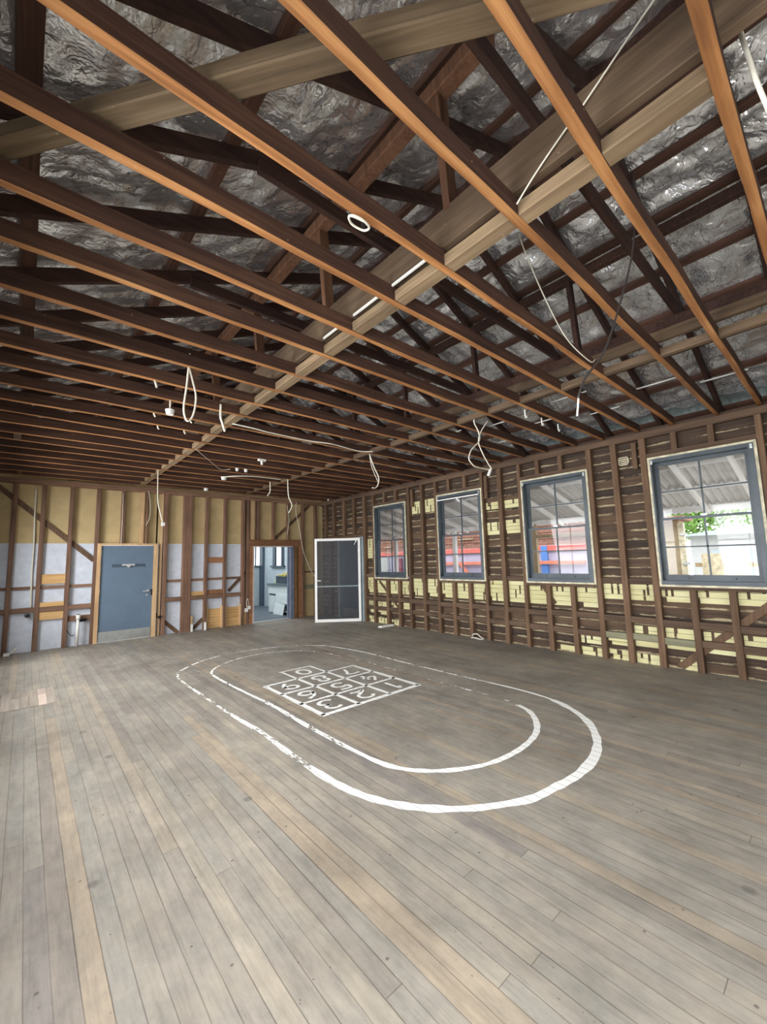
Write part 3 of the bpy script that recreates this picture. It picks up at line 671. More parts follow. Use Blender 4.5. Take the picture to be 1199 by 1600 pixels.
tag(o, 'dark ridge board along the peak of the roof', 'beam')
LB = [-.75, -.10, .80, 1.70, 2.55]; RB = [3.25, 3.65, 4.06, 4.54, 5.02, 5.50, 5.98, 6.6]
for i, x in enumerate(LB):
    z = zl(x) + RH * 1.1 + .02
    o = MB().beam((x, YF, z), (x, YB, z), .085, .04, up=(-T, 0, 1), n=24, jit=.004, seed=i + 400).build('roof_batten', M['batten'])
    tag(o, 'flat batten under the roof foil, %s up from the left wall' % ORD[i + 1], 'batten', 'left slope battens')
for i, x in enumerate(RB):
    z = zr(x) + RH * 1.1 + .02
    o = MB().beam((x, YF, z), (x, YB, z), .075, .04, up=(T, 0, 1), n=24, jit=.004, seed=i + 430).build('roof_batten', M['batten'])
    tag(o, 'flat batten under the roof foil, %s up from the right wall' % ORD[len(RB) - i], 'batten', 'right slope battens')
zu = zl(1.69) - .045
o = MB().beam((1.69, .98, zu), (1.69, YB, zu), .095, .09, n=20, jit=.004, seed=77).build('underpurlin', M['strut'])
tag(o, 'reddish underpurlin beneath the left rafters, above the left hanging beam', 'beam')
o = MB().beam((4.02, YF, zr(4.02) - .05), (4.02, YB, zr(4.02) - .05), .07, .085, n=20, jit=.004, seed=78).build('underpurlin', M['rafter'])
tag(o, 'dark underpurlin beneath the right rafters, above the right hanging beam', 'beam')
for i, y in enumerate([1.34, 2.62, 3.9, 5.2, 6.5, 7.8]):
    o = MB().beam((1.76, y, ZJ + .33), (1.70, y, zu - .045), .05, .085, up=(1, 0, 0), n=4, jit=.002, seed=i + 500).build('roof_strut', M['strut'])
    tag(o, 'upright strut from the left hanging beam up to the underpurlin, %s from the camera' % ORD[i + 1], 'strut', 'left roof struts')
for i, y in enumerate([1.58, 2.78, 4.0, 5.2, 6.5, 7.8]):
    o = MB().beam((4.0, y, ZJ + .29), (4.0, y + .04, zr(4.0) - .09), .045, .07, up=(1, 0, 0), n=4, jit=.002, seed=i + 520).build('roof_strut', M['rafter'])
    tag(o, 'upright strut from the right hanging beam up to the roof, %s from the camera' % ORD[i + 1], 'strut', 'right roof struts')
for i, y in enumerate([.885, 2.185, 3.565, 4.885, 6.205, 7.515, 8.835]):
    z = 3.82 if i == 0 else 3.95
    o = MB().beam(((z - 3.25) / T - .6, y, z), (6.4 - (z - 3.25) / T, y, z), .04, .10, n=10, jit=.003, seed=i + 540).build('collar_tie', M['rafter'])
    tag(o, 'dark horizontal collar tie joining a rafter pair, %s from the camera' % ORD[i + 1], 'collar tie', 'collar ties')

# foil under the roof sheets: one crumpled, sagging skin per slope, both parts of the ceiling
RYC = RY
def foil(name, xa, xb, zf, battens, parent=None, seed=0, side=0):
    mb = MB(); nx = int(abs(xb - xa) / .024); ny = int((YB + .1 - YF) / .03)
    bt = sorted(battens)
    for i in range(nx + 1):
        x = xa + (xb - xa) * i / nx
        near = min(abs(x - b) for b in bt)
        lo = max([b for b in bt if b <= x], default=x - .3); hi = min([b for b in bt if b > x], default=x + .3)
        span = max(hi - lo, .05); s = math.sin(PI * min(1, max(0, (x - lo) / span)))
        for j in range(ny + 1):
            y = YF + (YB + .1 - YF) * j / ny
            p = Vector((x * 3.2 + seed, y * 1.1, 0)); q = Vector((x * 9, y * 7.0 + seed, 3)); w = Vector((x * 22, y * 17, seed))
            wx = x + .10 * noise.noise(Vector((x * 3, y * 3, seed + 9))); wy = y + .16 * noise.noise(Vector((x * 2.5 + 4, y * 2.5, seed)))
            r = abs(noise.noise(Vector((wx * 4.0 + 7, wy * 3.4, seed)))); r2 = abs(noise.noise(Vector((wx * 9, wy * 8 + 5, seed + 2)))); r3 = abs(noise.noise(Vector((wx * 19, wy * 15 + 5, seed + 6))))
            env = .35 + .65 * s
            ry = min(RYC, key=lambda q_: abs(q_ - y)); sy = min(1.0, abs(y - ry) / .33); sy = math.sin(PI / 2 * sy)
            big = .055 if side == 0 else .022
            d = s * sy * (big + .05 * noise.noise(p)) * min(1, span / .4) + env * (.020 * noise.noise(q) - .060 * r - .022 * r2 - .007 * r3) + .018
            fy = ((y + .05 * noise.noise(Vector((x * 2, y, 4))) - .2) % .33) / .33; d -= .012 * math.exp(-((fy - .5) / .05) ** 2)
            if side > 0:
                fx = ((x + .02 * noise.noise(Vector((x, y * 2, 4)))) % .16) / .16; d -= .010 * math.exp(-((fx - .5) / .08) ** 2)
            mb.v.append((x, y, zf(x) + RH * 1.1 + .052 - d))
    for i in range(nx):
        for j in range(ny):
            a = i * (ny + 1) + j; mb.f.append((a, a + 1, a + ny + 2, a + ny + 1))
    o = mb.build(name, M['foil'], parent, origin=(0, 0, 0), sm=True); return o
ceil = st(foil('ceiling', 2.9, -.95, zl, LB, seed=1))
foil('foil_lining', 2.9, 6.42, zr, RB, ceil, seed=5, side=1)
# corrugated roofing above the foil
def corr(x0, x1, y0, y1, zf, th=.0, pitch=.085, amp=.012):
    mb = MB(); n = int((y1 - y0) / pitch * 6)
    for j in range(n + 1):
        y = y0 + (y1 - y0) * j / n; h = amp * math.sin(2 * PI * y / pitch)
        mb.v += [(x0, y, zf(x0) + h), (x1, y, zf(x1) + h)]
    for j in range(n): a = 2 * j; mb.f.append((a, a + 1, a + 3, a + 2))
    return mb
corr(-1.05, 2.9, YF - .2, YB + .3, lambda x: zl(x) + .21).build('roof_sheeting', M['zinc'], ceil, origin=(0, 0, 0), sm=True)
corr(2.9, 7.0, YF - .2, YB + .3, lambda x: zr(x) + .21).build('roof_sheeting', M['zinc'], ceil, origin=(0, 0, 0), sm=True)
# gable ends above the plates
for nm, y, par in (('gable_boards', 10.02, wallB), ('gable_boards', YF - .12, wallF)):
    mb = MB(); n = 24
    for i in range(n):
        xa = -.7 + 7.2 * i / n; xb = -.7 + 7.2 * (i + 1) / n
        za, zb = ztop(xa) + .19, ztop(xb) + .19
        mb.hexa([(xa, y, 3.19), (xb, y, 3.19), (xb, y + .02, 3.19), (xa, y + .02, 3.19), (xa, y, za), (xb, y, zb), (xb, y + .02, zb), (xa, y + .02, za)])
    mb.build(nm, M['boards'], par, origin=(0, 0, 0))

# ------------------------------------------------------------------ painted lines on the floor
def ribbon(pts, wf, wearf, z=.0012, closed=False, sub=8, mbv=None):
    P = smooth([Vector((p[0], p[1], 0)) for p in pts], sub); m = len(P); V = []; F = []; Wr = []
    for i, p in enumerate(P):
        d = (P[min(i + 1, m - 1)] - P[max(i - 1, 0)])
        if d.length < 1e-9: d = Vector((1, 0, 0))
        d.normalize(); n = Vector((-d.y, d.x, 0)); t = i / (m - 1); w = wf(t, p) / 2
        w *= 1 + .35 * noise.noise(Vector((p.x * 9, p.y * 9, 2)))
        for s in (-1, 1): V.append((p.x + n.x * w * s, p.y + n.y * w * s, z)); Wr.append(wearf(t, p))
    for i in range(m - 1): a = 2 * i; F.append((a, a + 1, a + 3, a + 2))
    return V, F, Wr
def paint_obj(name, parts, parent=None, origin=(0, 0, 0)):
    V, F, Wr = [], [], []
    for v, f, w in parts:
        b = len(V); V += v; F += [tuple(b + i for i in q) for q in f]; Wr += w
    me = bpy.data.meshes.new(name); me.from_pydata(V, [], F); me.update()
    at = me.attributes.new('wear', 'FLOAT', 'POINT')
    for i, w in enumerate(Wr): at.data[i].value = w
    me.materials.append(M['paint']); o = bpy.data.objects.new(name, me); C.objects.link(o)
    if parent: o.parent = parent; o.location = -Vector(parent['_loc'])
    return o
outer = [(4.23, 3.45), (4.25, 3.1), (4.26, 2.68), (4.22, 2.27), (4.08, 1.96), (3.89, 1.73), (3.66, 1.57), (3.44, 1.47), (3.20, 1.41), (2.92, 1.395), (2.65, 1.43), (2.44, 1.47), (2.26, 1.56), (2.09, 1.67), (1.94, 1.81), (1.82, 1.97), (1.73, 2.16), (1.68, 2.36), (1.655, 2.61), (1.65, 3.09), (1.66, 3.6), (1.63, 4.19), (1.62, 4.79), (1.61, 5.3), (1.61, 5.93), (1.66, 6.27), (1.78, 6.48), (2.16, 6.82), (2.6, 6.98), (3.1, 6.97), (3.6, 6.79), (4.02, 6.4), (4.18, 5.85), (4.24, 5.19), (4.22, 4.49), (4.23, 3.9), (4.23, 3.45)]
def ow(t, p): return .066 if p.y < 2.7 and not (p.x > 4 and p.y > 2.2) else (.042 if p.x > 4 else (.050 if p.y < 4.3 else .036))
def owr(t, p):
    if p.x > 3.95: return .05 if p.y < 3.0 else (.72 if p.y < 4.2 else .62)
    if p.y < 2.7: return 0.12
    if p.x < 1.75: return .66 if p.y < 4.6 else .78
    return .68
o = paint_obj('painted_track_line', [ribbon(outer, ow, owr)]); tag(o, 'outer of two worn white oval lines painted on the floorboards', 'floor marking', 'painted oval lines')
inner = [(3.86, 3.3), (3.865, 2.95), (3.87, 2.6), (3.83, 2.4), (3.75, 2.22), (3.61, 2.08), (3.44, 1.97), (3.25, 1.9), (2.98, 1.865), (2.7, 1.885), (2.48, 1.96), (2.27, 2.1), (2.12, 2.29), (2.06, 2.5), (2.04, 2.8), (2.03, 3.2), (2.03, 3.56), (2.04, 4.16), (2.01, 4.83), (1.99, 5.34), (1.99, 5.77), (2.03, 6.02), (2.2, 6.27), (2.53, 6.50), (2.95, 6.58), (3.34, 6.47), (3.68, 6.12), (3.82, 5.5), (3.86, 4.88), (3.86, 4.3), (3.86, 3.7), (3.86, 3.3)]
def iw(t, p): return .052 if p.y < 2.45 else (.03 if p.x > 3.5 else (.05 if p.y < 4.5 else .036))
def iwr(t, p):
    if p.x > 3.6 and p.y > 2.4: return .85
    if p.y < 2.7: return .38 if p.x > 3.3 else .12
    if p.x < 2.2: return .58
    return .70
o = paint_obj('painted_track_line', [ribbon(inner, iw, iwr)]); tag(o, 'inner of two worn white oval lines painted on the floorboards', 'floor marking', 'painted oval lines')
# number grid
g = empty('painted_number_grid', (2.93, 4.42, 0)); tag(g, 'white hopscotch style grid of numbers painted on the floor inside the ovals', 'floor marking')
XG = [2.275, 2.715, 3.155, 3.60]; YG = [3.56, 3.995, 4.425, 4.855]
seg = []
ln = lambda a, b, w=.042, wr=.22: seg.append(ribbon([a, ((a[0] + b[0]) / 2, (a[1] + b[1]) / 2), b], lambda t, p: w, lambda t, p: wr, sub=12, z=.0016))
for i, x in enumerate(XG): ln((x, YG[0]), (x, YG[-1]), .058 if i in (0, 3) else .046)
for i, y_ in enumerate(YG): ln((XG[0] - .02, y_), (XG[-1] + .02, y_), .062 if i == 0 else .044, .18 if i == 0 else .28)
ln((XG[1], YG[-1]), (XG[1], 5.30), .036); ln((XG[2], YG[-1]), (XG[2], 5.29), .036); ln((XG[1] - .03, 5.30), (XG[2] + .02, 5.29), .036)
paint_obj('grid_lines', seg, g)
def arc(cx, cy, rx, ry, a0, a1, n=10): return [(cx + rx * math.cos(math.radians(a0 + (a1 - a0) * i / n)), cy + ry * math.sin(math.radians(a0 + (a1 - a0) * i / n))) for i in range(n + 1)]
DG = {
 '1': [[(-.10, .16), (.0, .30), (.0, -.30)]],
 '2': [arc(0, .12, .19, .17, 170, -40, 9) + [(-.05, -.14), (-.2, -.28), (.0, -.22), (.2, -.27)]],
 '3': [arc(0, .15, .18, .14, 150, -80, 8) + arc(0, -.14, .20, .16, 80, -150, 8)],
 '4': [[(.02, .28), (-.2, -.05), (.2, -.05)], [(.08, .12), (.06, -.3)]],
 '5': [[(.18, .28), (-.14, .28), (-.16, .05)] + arc(0, -.08, .18, .18, 120, -150, 9)],
 '6': [[(.14, .28), (-.08, .14), (-.18, -.08)] + arc(0, -.13, .18, .15, 180, 540, 12)],
 '7': [[(-.2, .22), (.0, .26), (.2, .2), (.08, 0), (-.02, -.3)]],
 '8': [arc(0, .15, .14, .13, -90, 270, 12), arc(0, -.14, .18, .15, 90, 450, 12)],
 '9': [arc(.0, .10, .17, .15, 0, 360, 12), [(.17, .10), (.14, -.1), (.0, -.3)]],
 '0': [arc(0, 0, .18, .26, 0, 360, 14)],
}
cells = {'1': (2, 0), '4': (2, 1), '7': (2, 2), '2': (1, 0), '5': (1, 1), '8': (1, 2), '3': (0, 0), '6': (0, 1), '9': (0, 2), '0': (1, 3)}
for d, (ci, ri) in cells.items():
    cx = (XG[ci] + XG[ci + 1]) / 2; cy = (YG[ri] + YG[ri + 1]) / 2 if ri < 3 else 5.08
    parts = []
    for stn, stroke in enumerate(DG[d]):
        pts = [(cx - u * .43 * 1.05, cy - v_ * .43 * 1.05) for u, v_ in stroke]
        parts.append(ribbon(pts, lambda t, p: .042, lambda t, p: .16, sub=3, z=.0017))
    o = paint_obj('painted_digit', parts, g); o['label'] = 'painted digit %s' % d
# patched floor hatch on the left
ph = empty('floor_patch', (.03, 6.44, 0)); tag(ph, 'rectangle of short replacement floorboards at the left edge of the floor', 'floor patch')
xs = [-.30, -.205, -.12, -.04, .04, .115, .195, .275, .355]
for i, (a, b) in enumerate(zip(xs, xs[1:])):
    cut = [6.04, 6.84] if i % 3 else [6.04, 6.55, 6.84]
    for p, q in zip(cut, cut[1:]):
        MB().box(a + .003, b - .003, p + .003, q - .003, 0, .004).build('short_board', M['patch'] if i != 6 else M['patch_new'], ph)

# ------------------------------------------------------------------ cables and fittings
def cable(pts, r, mat, name, label, cat='cable', group=None, sub=6):
    o = MB().tube(pts, r, 7, sub).build(name, mat, sm=True); tag(o, label, cat, group); return o
cable([(1.72, .10, 3.72), (1.70, .29, 3.60), (1.70, .56, 3.42), (1.70, .67, 3.355), (1.70, .80, 3.27), (1.70, .90, 3.19)], .004, M['cable'], 'hanging_cable', 'thin white cable stretched along the hanging beam at the upper right')
cable([(2.55, 1.35, 3.80), (2.62, 1.35, 3.70), (2.86, 1.34, 3.43), (3.18, 1.34, 3.22), (3.58, 1.33, 3.15), (3.7, 1.33, 3.2)], .0045, M['cable'], 'hanging_cable', 'thin white cable sagging between the rafters right of the left hanging beam')
cable([(1.9, .105, 3.68), (1.9, .095, 3.57), (1.90, .076, 3.39), (1.9, .058, 3.2), (1.92, .039, 3.07), (1.95, .02, 2.95)], .008, M['cable'], 'hanging_cable', 'thick white twisted cord hanging at the top right corner of the photo')
bc = cable([(2.46, .6, 3.62), (2.42, .6, 3.33), (2.29, .6, 3.03), (2.05, .6, 2.68), (1.79, .6, 2.35), (1.56, .6, 2.16), (1.48, .6, 2.06)], .0045, M['dark_cable'], 'hanging_cable', 'long dark cable hanging in a loose curve in front of the right windows')
MB().cyl((1.485, .6, 2.065), (1.46, .6, 1.99), .003).build('bare_end', M['cable'], bc, origin=tuple(bc['_loc']))
cable([(.97, 3.585, 3.30), (.955, 3.585, 3.03), (.935, 3.585, 2.80), (.965, 3.585, 2.70), (1.01, 3.585, 2.76), (1.03, 3.585, 2.92), (1.0, 3.585, 3.06), (.965, 3.585, 3.18)], .008, M['cable'], 'hanging_cable', 'loop of thick white cable hanging below the joists on the left')
cable([(1.53, 4.42, 3.24), (1.53, 4.42, 3.10), (1.55, 4.42, 3.03), (1.58, 4.42, 2.94)], .012, M['cable'], 'hanging_cable', 'short stub of thick white cable hanging next to the left row of blocks')
cable([(4.11, 2.9, 3.24), (4.06, 2.9, 3.14), (4.14, 2.9, 3.03), (4.15, 2.9, 2.92), (3.98, 2.9, 2.78), (3.92, 2.9, 2.66), (3.98, 2.9, 2.60), (4.06, 2.9, 2.575), (4.36, 2.9, 2.585), (4.30, 2.9, 2.66), (4.21, 2.9, 2.76), (4.13, 2.9, 2.90), (4.2, 2.9, 3.05), (4.35, 2.9, 3.21)], .007, M['cable'], 'hanging_cable', 'pear shaped loop of white cable hanging from the right row of blocks')
MB().bar((4.36, 2.9, 2.59), (4.30, 2.9, 2.50), .03, .02).build('cable_plug', M['white'], bpy.data.objects[-1] if False else None).name
pl = bpy.data.objects['cable_plug']; tag(pl, 'white plug at the bottom of the pear shaped cable loop', 'plug')
cable([(4.03, 4.9, 3.16), (4.12, 4.9, 2.96), (4.21, 4.9, 2.81), (4.20, 4.9, 2.70), (4.15, 4.9, 2.63), (4.07, 4.9, 2.62)], .009, M['cable'], 'hanging_cable', 'doubled pale cable hanging from the middle of the right row of blocks')
cable([(4.05, 4.93, 3.24), (4.09, 4.93, 2.99), (4.22, 4.93, 2.74)], .005, M['cable'], 'hanging_cable', 'thin second strand beside the doubled pale cable on the right row of blocks')
cable([(4.03, 7.6, 3.24), (4.05, 7.6, 2.85), (4.13, 7.6, 2.66), (4.06, 7.6, 2.50)], .012, M['cable'], 'hanging_cable', 'doubled pale cable hanging above the open white screen door')
cable([(3.83, 8.0, 3.24), (3.83, 8.0, 2.99), (3.77, 8.0, 2.88)], .012, M['cable'], 'hanging_cable', 'short stub of cable hanging left of the cable above the screen door')
lc = cable([(1.69, 8.0, 3.24), (1.71, 8.0, 2.65), (1.75, 8.0, 2.43), (1.80, 8.0, 2.23)], .008, M['cable'], 'hanging_cable', 'white cable with a plug hanging above the grey door')
MB().box(1.78, 1.83, 7.98, 8.02, 2.18, 2.24).build('plug', M['white'], lc, origin=tuple(lc['_loc']))
cable([(5.50, 9.87, 3.1), (5.48, 9.87, 2.83), (5.60, 9.87, 2.31), (5.70, 9.87, 1.78), (5.86, 9.87, 1.40), (6.0, 9.87, 1.15), (6.12, 9.87, 1.0)], .007, M['cable'], 'wall_cable', 'white cable looping down the back wall behind the screen door')
cable([(1.93, 9.88, 3.1), (1.97, 9.88, 2.77), (1.96, 9.88, 2.5), (1.90, 9.88, 2.34)], .006, M['cable'], 'wall_cable', 'short white cable hanging against the studs above the grey door')
cable([(5.22, 9.88, 3.0), (5.28, 9.88, 2.6), (5.22, 9.88, 2.2)], .006, M['cable'], 'wall_cable', 'white cable hanging above the kitchen doorway')
cable([(1.462, 9.885, 3.0), (1.47, 9.885, 2.4), (1.462, 9.885, 1.96)], .005, M['cable'], 'wall_cable', 'thin pale cable running down to the top of the grey door frame')
wc = cable([(.08, 9.97, 3.0), (.085, 9.965, 2.5), (.10, 9.95, 1.95), (.10, 9.95, 1.4), (.12, 9.96, .78)], .013, M['cable'], 'wall_cable', 'white flexible conduit down the panels near the left edge of the back wall')
cable([(1.79, 4.76, 3.165), (2.07, 4.74, 3.15), (2.26, 4.76, 3.145), (2.87, 4.80, 3.15), (3.19, 4.72, 3.14), (3.76, 4.84, 3.155), (3.98, 4.75, 3.16)], .008, M['cable'], 'ceiling_cable', 'pale cable running under the joists between the two rows of blocks')
cable([(1.77, 6.13, 3.16), (2.18, 6.69, 3.13), (2.5, 7.15, 3.13), (2.65, 7.11, 3.15)], .004, M['cable'], 'ceiling_cable', 'thin cable drooping under the far joists towards the small white boxes')
cable([(2.80, 7.83, 3.15), (2.97, 7.57, 3.14), (3.29, 7.50, 3.155), (3.85, 7.52, 3.16)], .009, M['cable'], 'ceiling_cable', 'pale cable running right from the round box on the far joists')
# coil stapled under a joist
co = MB().tube([(1.09, 1.44, 3.155), (1.10, 1.41, 3.14), (1.15, 1.40, 3.135), (1.20, 1.42, 3.14), (1.195, 1.46, 3.15), (1.13, 1.47, 3.155), (1.09, 1.44, 3.15), (1.10, 1.42, 3.145), (1.16, 1.405, 3.14)], .006, 7, 6).build('cable_coil', M['cable'], sm=True)
tag(co, 'small coil of white cable tied under a joist near the upper middle', 'cable')
MB().cyl((1.165, 1.425, 3.13), (1.165, 1.425, 3.17), .01).build('clip', M['black'], co, origin=tuple(co['_loc']))
# white boxes and lamp bases
def base(name, loc, r, label, h=.05, stem=.0):
    e = empty(name, loc); tag(e, label, 'ceiling fitting')
    x, y, z = loc
    MB().cyl((x, y, z - h), (x, y, z), r * .75, 14, r).build('body', M['white'], e, sm=False)
    MB().cyl((x, y, z), (x, y, 3.178), .008 if stem else r * .5, 8).build('stem', M['cable'], e)
    return e
base('lamp_base', (1.03, 4.447, 3.07), .045, 'cream lamp base hanging below the joists left of the cable loop', .05, 1)
base('lamp_base', (2.83, 7.927, 3.168), .055, 'round white box under the far joists, start of the long pale cable', .06)
base('lamp_base', (2.75, 7.057, 3.168), .03, 'left of a pair of small white boxes under the far joists', .05)
base('lamp_base', (2.91, 7.057, 3.168), .032, 'right of a pair of small white boxes under the far joists', .05)
e = empty('batten_holder', (2.83, 6.217, 3.08)); tag(e, 'white T shaped lamp holder under a far joist', 'ceiling fitting')
MB().box(2.77, 2.89, 6.19, 6.245, 3.14, 3.172).build('base', M['white'], e); MB().cyl((2.83, 6.217, 3.08), (2.83, 6.217, 3.14), .018).build('holder', M['white'], e)
base('lamp_base', (2.93, 9.287, 3.15), .05, 'small cream cone shaped fitting close to the back wall top', .05, 1)
# hooks, clips and saddles left on the joists
spots = [((4.31, 2.36), 'below the joists just right of the right row of blocks'), ((4.74, 2.38), 'second of three right of the right row of blocks'), ((5.15, 2.37), 'nearest the right wall of three in a line')]
for (x, y), lb in spots:
    o = MB().tube([(x, y, 3.19), (x, y, 3.13), (x + .015, y, 3.10), (x + .035, y, 3.105), (x + .035, y, 3.125)], .008, 7, 4).build('ceiling_hook', M['white'], sm=True); tag(o, 'small white ceiling hook, ' + lb, 'hook', 'white ceiling hooks')
stubs = [(.80, 4.03, .06, 'left of the cable loop'), (.98, 4.93, .04, 'two joists beyond the cable loop'), (1.36, 4.93, .03, 'close to the left row of blocks'), (1.12, 5.40, .03, 'far left of a pair'), (1.42, 5.40, .03, 'far right of a pair')]
for x, y, l, lb in stubs:
    o = MB().tube([(x, y + .005, 3.18), (x + .008, y + .005, 3.15), (x + .02, y + .008, 3.17 - l)], .009, 7, 3).build('cable_stub', M['cable'], sm=True); tag(o, 'cut cable stub under a joist, %s' % lb, 'cable', 'cable stubs')
rods = [(4.62, 1.98, .40, 3.30), (5.10, 1.25, .45, 3.33), (5.2, 2.6, .35, 3.30), (5.55, 3.35, .35, 3.28), (4.55, 3.6, .25, 3.28), (4.9, 4.6, .35, 3.28), (5.45, 1.9, .35, 3.3), (5.5, .72, .40, 3.34), (4.75, 3.0, .3, 3.29)]
for i, (x, y, l, z) in enumerate(rods):
    o = MB().cyl((x, y - l / 2, z), (x, y + l / 2, z), .008, 8).build('conduit_rod', M['white'], sm=True); tag(o, 'thin white rod over the joists, %s' % ['nearest the second window from the left','above the rightmost window, upper one','above the third window','over the second window','by the pear shaped loop','over the leftmost window','between the two nearest windows','above the rightmost window, lower one','left of the hooks'][i], 'conduit', 'white rods over the joists')
for i, (a, b) in enumerate(((1.50, 1.80), (1.92, 2.22), (2.36, 2.62))):
    o = MB().box(1.700, 1.712, a, b, 3.262, 3.276).build('white_strip', M['white']); tag(o, 'thin white strip on the side of the left hanging beam, %s from the camera' % ORD[i + 1], 'strip', 'white strips on the hanging beam')
# things on the back wall and floor
p = empty('waste_pipe', (.82, 9.86, 0)); tag(p, 'upright white waste pipe with a black cap left of the grey door', 'pipe')
MB().cyl((.82, 9.86, 0), (.82, 9.86, .58), .026, 16).build('tube', M['white'], p, sm=True); mb = MB(); mb.cyl((.82, 9.86, .58), (.82, 9.86, .60), .03, 16); mb.cyl((.83, 9.86, .48), (.95, 9.92, .48), .028, 12); mb.build('elbow', M['black'], p)
MB().cyl((.82, 9.86, .50), (.82, 9.86, .59), .036, 16).build('collar', M['white'], p, sm=True)
cable([(.66, 9.96, .45), (.67, 9.94, .30), (.74, 9.93, .2), (.78, 9.95, .22)], .006, M['dark_cable'], 'wall_cable', 'dark looped hose behind the white waste pipe')
for (x, z, lb) in ((.09, .645, 'left of the waste pipe'), (2.24, .39, 'just right of the grey door frame')):
    mb = MB(); mb.cyl((x, 9.99, z), (x, 9.90, z), .03, 14); mb.cyl((x - .04, 9.9, z - .01), (x + .02, 9.9, z + .01), .026, 12); o = mb.build('pipe_stub', M['black']); tag(o, 'black pipe stub sticking out of the back wall, ' + lb, 'pipe', 'black pipe stubs')
e = empty('power_outlet', (4.17, 9.88, .33)); tag(e, 'white power outlet hanging loose beside the kitchen doorway', 'power outlet')
MB().box(4.09, 4.17, 9.87, 9.90, .30, .39).build('plate', M['white'], e); MB().box(4.165, 4.235, 9.865, 9.895, .36, .44).build('second_plate', M['white'], e); MB().tube([(4.15, 9.89, .40), (4.14, 9.9, .55), (4.17, 9.9, .62), (4.2, 9.9, .45)], .006).build('lead', M['cable'], e, sm=True)
e = empty('loose_outlet', (-.13, 9.80, 0)); tag(e, 'white outlet with its lead lying on the floor at the far left', 'power outlet')
MB().box(-.20, -.12, 9.77, 9.86, 0, .045).build('plate', M['white'], e); MB().tube([(-.12, 9.82, .03), (-.08, 9.86, .05), (-.03, 9.88, .10)], .016).build('lead', M['cable'], e, sm=True)
o = MB().hexa([(5.93, 7.05, 0), (5.98, 6.97, 0), (6.30, 6.93, 0), (6.28, 7.02, 0), (5.94, 7.04, .03), (5.98, 6.98, .03), (6.30, 6.94, .04), (6.28, 7.01, .04)]).build('trim_offcut', M['white']); tag(o, 'flat white offcut on the floor below the leftmost window', 'offcut')
o = MB().tube([(6.33, 4.80, .012), (6.28, 4.76, .07), (6.30, 4.68, .09), (6.29, 4.60, .05), (6.33, 4.56, .012), (6.27, 4.60, .012), (6.24, 4.70, .03), (6.26, 4.78, .015)], .012, 8, 5).build('hose_coil', M['coil'], sm=True); tag(o, 'small coil of off white hose on the floor against the right wall studs', 'hose')
o = MB().box(2.86, 2.90, 9.86, 9.9, 0, .16).build('white_clip', M['white']); tag(o, 'short white upright clip at the foot of the wide post right of the grey door', 'clip')
o = MB().cyl((3.17, 9.87, 0), (3.17, 9.87, .17), .03, 12).build('pipe_end', M['white']); tag(o, 'short white pipe end on the floor beside the pine infill panels', 'pipe')

# ------------------------------------------------------------------ kitchen beyond the doorway
fk = st(MB().box(3.4, 6.5, 10.02, 14.0, -.03, 0.0).build('floor_kitchen', M['kfloor'], origin=(0, 0, 0)))
mb = MB()
mb.box(3.4, 5.75, 13.8, 13.85, 0, 3.1); mb.box(5.75, 6.25, 13.8, 13.85, 0, 1.38); mb.box(5.75, 6.25, 13.8, 13.85, 2.4, 3.1); mb.box(6.25, 6.5, 13.8, 13.85, 0, 3.1)
st(mb.build('wall_kitchen_back', M['kwall'], origin=(0, 0, 0)))
mb = MB(); mb.box(6.3, 6.35, 10.02, 12.1, 0, 3.1); mb.box(6.3, 6.35, 12.1, 12.9, 0, 1.36); mb.box(6.3, 6.35, 12.1, 12.9, 2.4, 3.1); mb.box(6.3, 6.35, 12.9, 13.8, 0, 3.1)
mb.box(6.3, 6.35, 11.3, 11.9, 0, 3.1)
st(mb.build('wall_kitchen_right', M['kwall'], origin=(0, 0, 0)))
st(MB().box(3.35, 3.4, 10.02, 13.85, 0, 3.1).build('wall_kitchen_left', M['kwall'], origin=(0, 0, 0)))
st(MB().box(3.35, 6.5, 10.04, 13.85, 3.1, 3.14).build('ceiling_kitchen', M['kwall'], origin=(0, 0, 0)))
o = MB().box(6.22, 6.30, 13.55, 13.8, 0, 3.1).build('trim_1', M['kdark'], origin=(0, 0, 0)); st(o)
w5 = st(empty('window_5', (6.0, 13.8, 1.36)))
mb = MB(); mb.box(5.75, 6.25, 13.74, 13.8, 1.34, 1.38); mb.box(6.06, 6.10, 13.78, 13.82, 1.38, 2.4); mb.box(5.75, 5.79, 13.78, 13.82, 1.38, 2.4); mb.build('frame', M['kdark'], w5); MB().box(5.75, 6.25, 13.81, 13.815, 1.38, 2.4).build('glass', M['glass'], w5)
w6 = st(empty('window_6', (6.3, 12.5, 1.36)))
mb = MB(); mb.box(6.22, 6.3, 12.02, 12.98, 1.32, 1.365); mb.box(6.28, 6.34, 12.72, 12.9, 1.365, 2.4); mb.box(6.28, 6.34, 12.20, 12.30, 1.365, 2.4); mb.box(6.28, 6.34, 12.1, 12.14, 1.365, 2.4); mb.build('frame', M['kdark'], w6); MB().box(6.325, 6.33, 12.1, 12.9, 1.36, 2.4).build('glass', M['glass'], w6)
cb = empty('kitchen_cabinet', (5.9, 11.1, 0)); tag(cb, 'white kitchen cabinet with crooked doors seen through the doorway', 'cabinet')
mb = MB(); mb.box(5.62, 6.2, 10.43, 10.47, 0, .80); mb.box(5.62, 6.2, 11.74, 11.78, 0, .80); mb.box(6.18, 6.2, 10.47, 11.74, 0, .80); mb.box(5.62, 6.18, 10.47, 11.74, .06, .10); mb.box(5.60, 5.62, 10.43, 11.78, .56, .80); mb.box(5.62, 5.66, 11.24, 11.28, .1, .56); mb.build('body', M['cabinet'], cb)
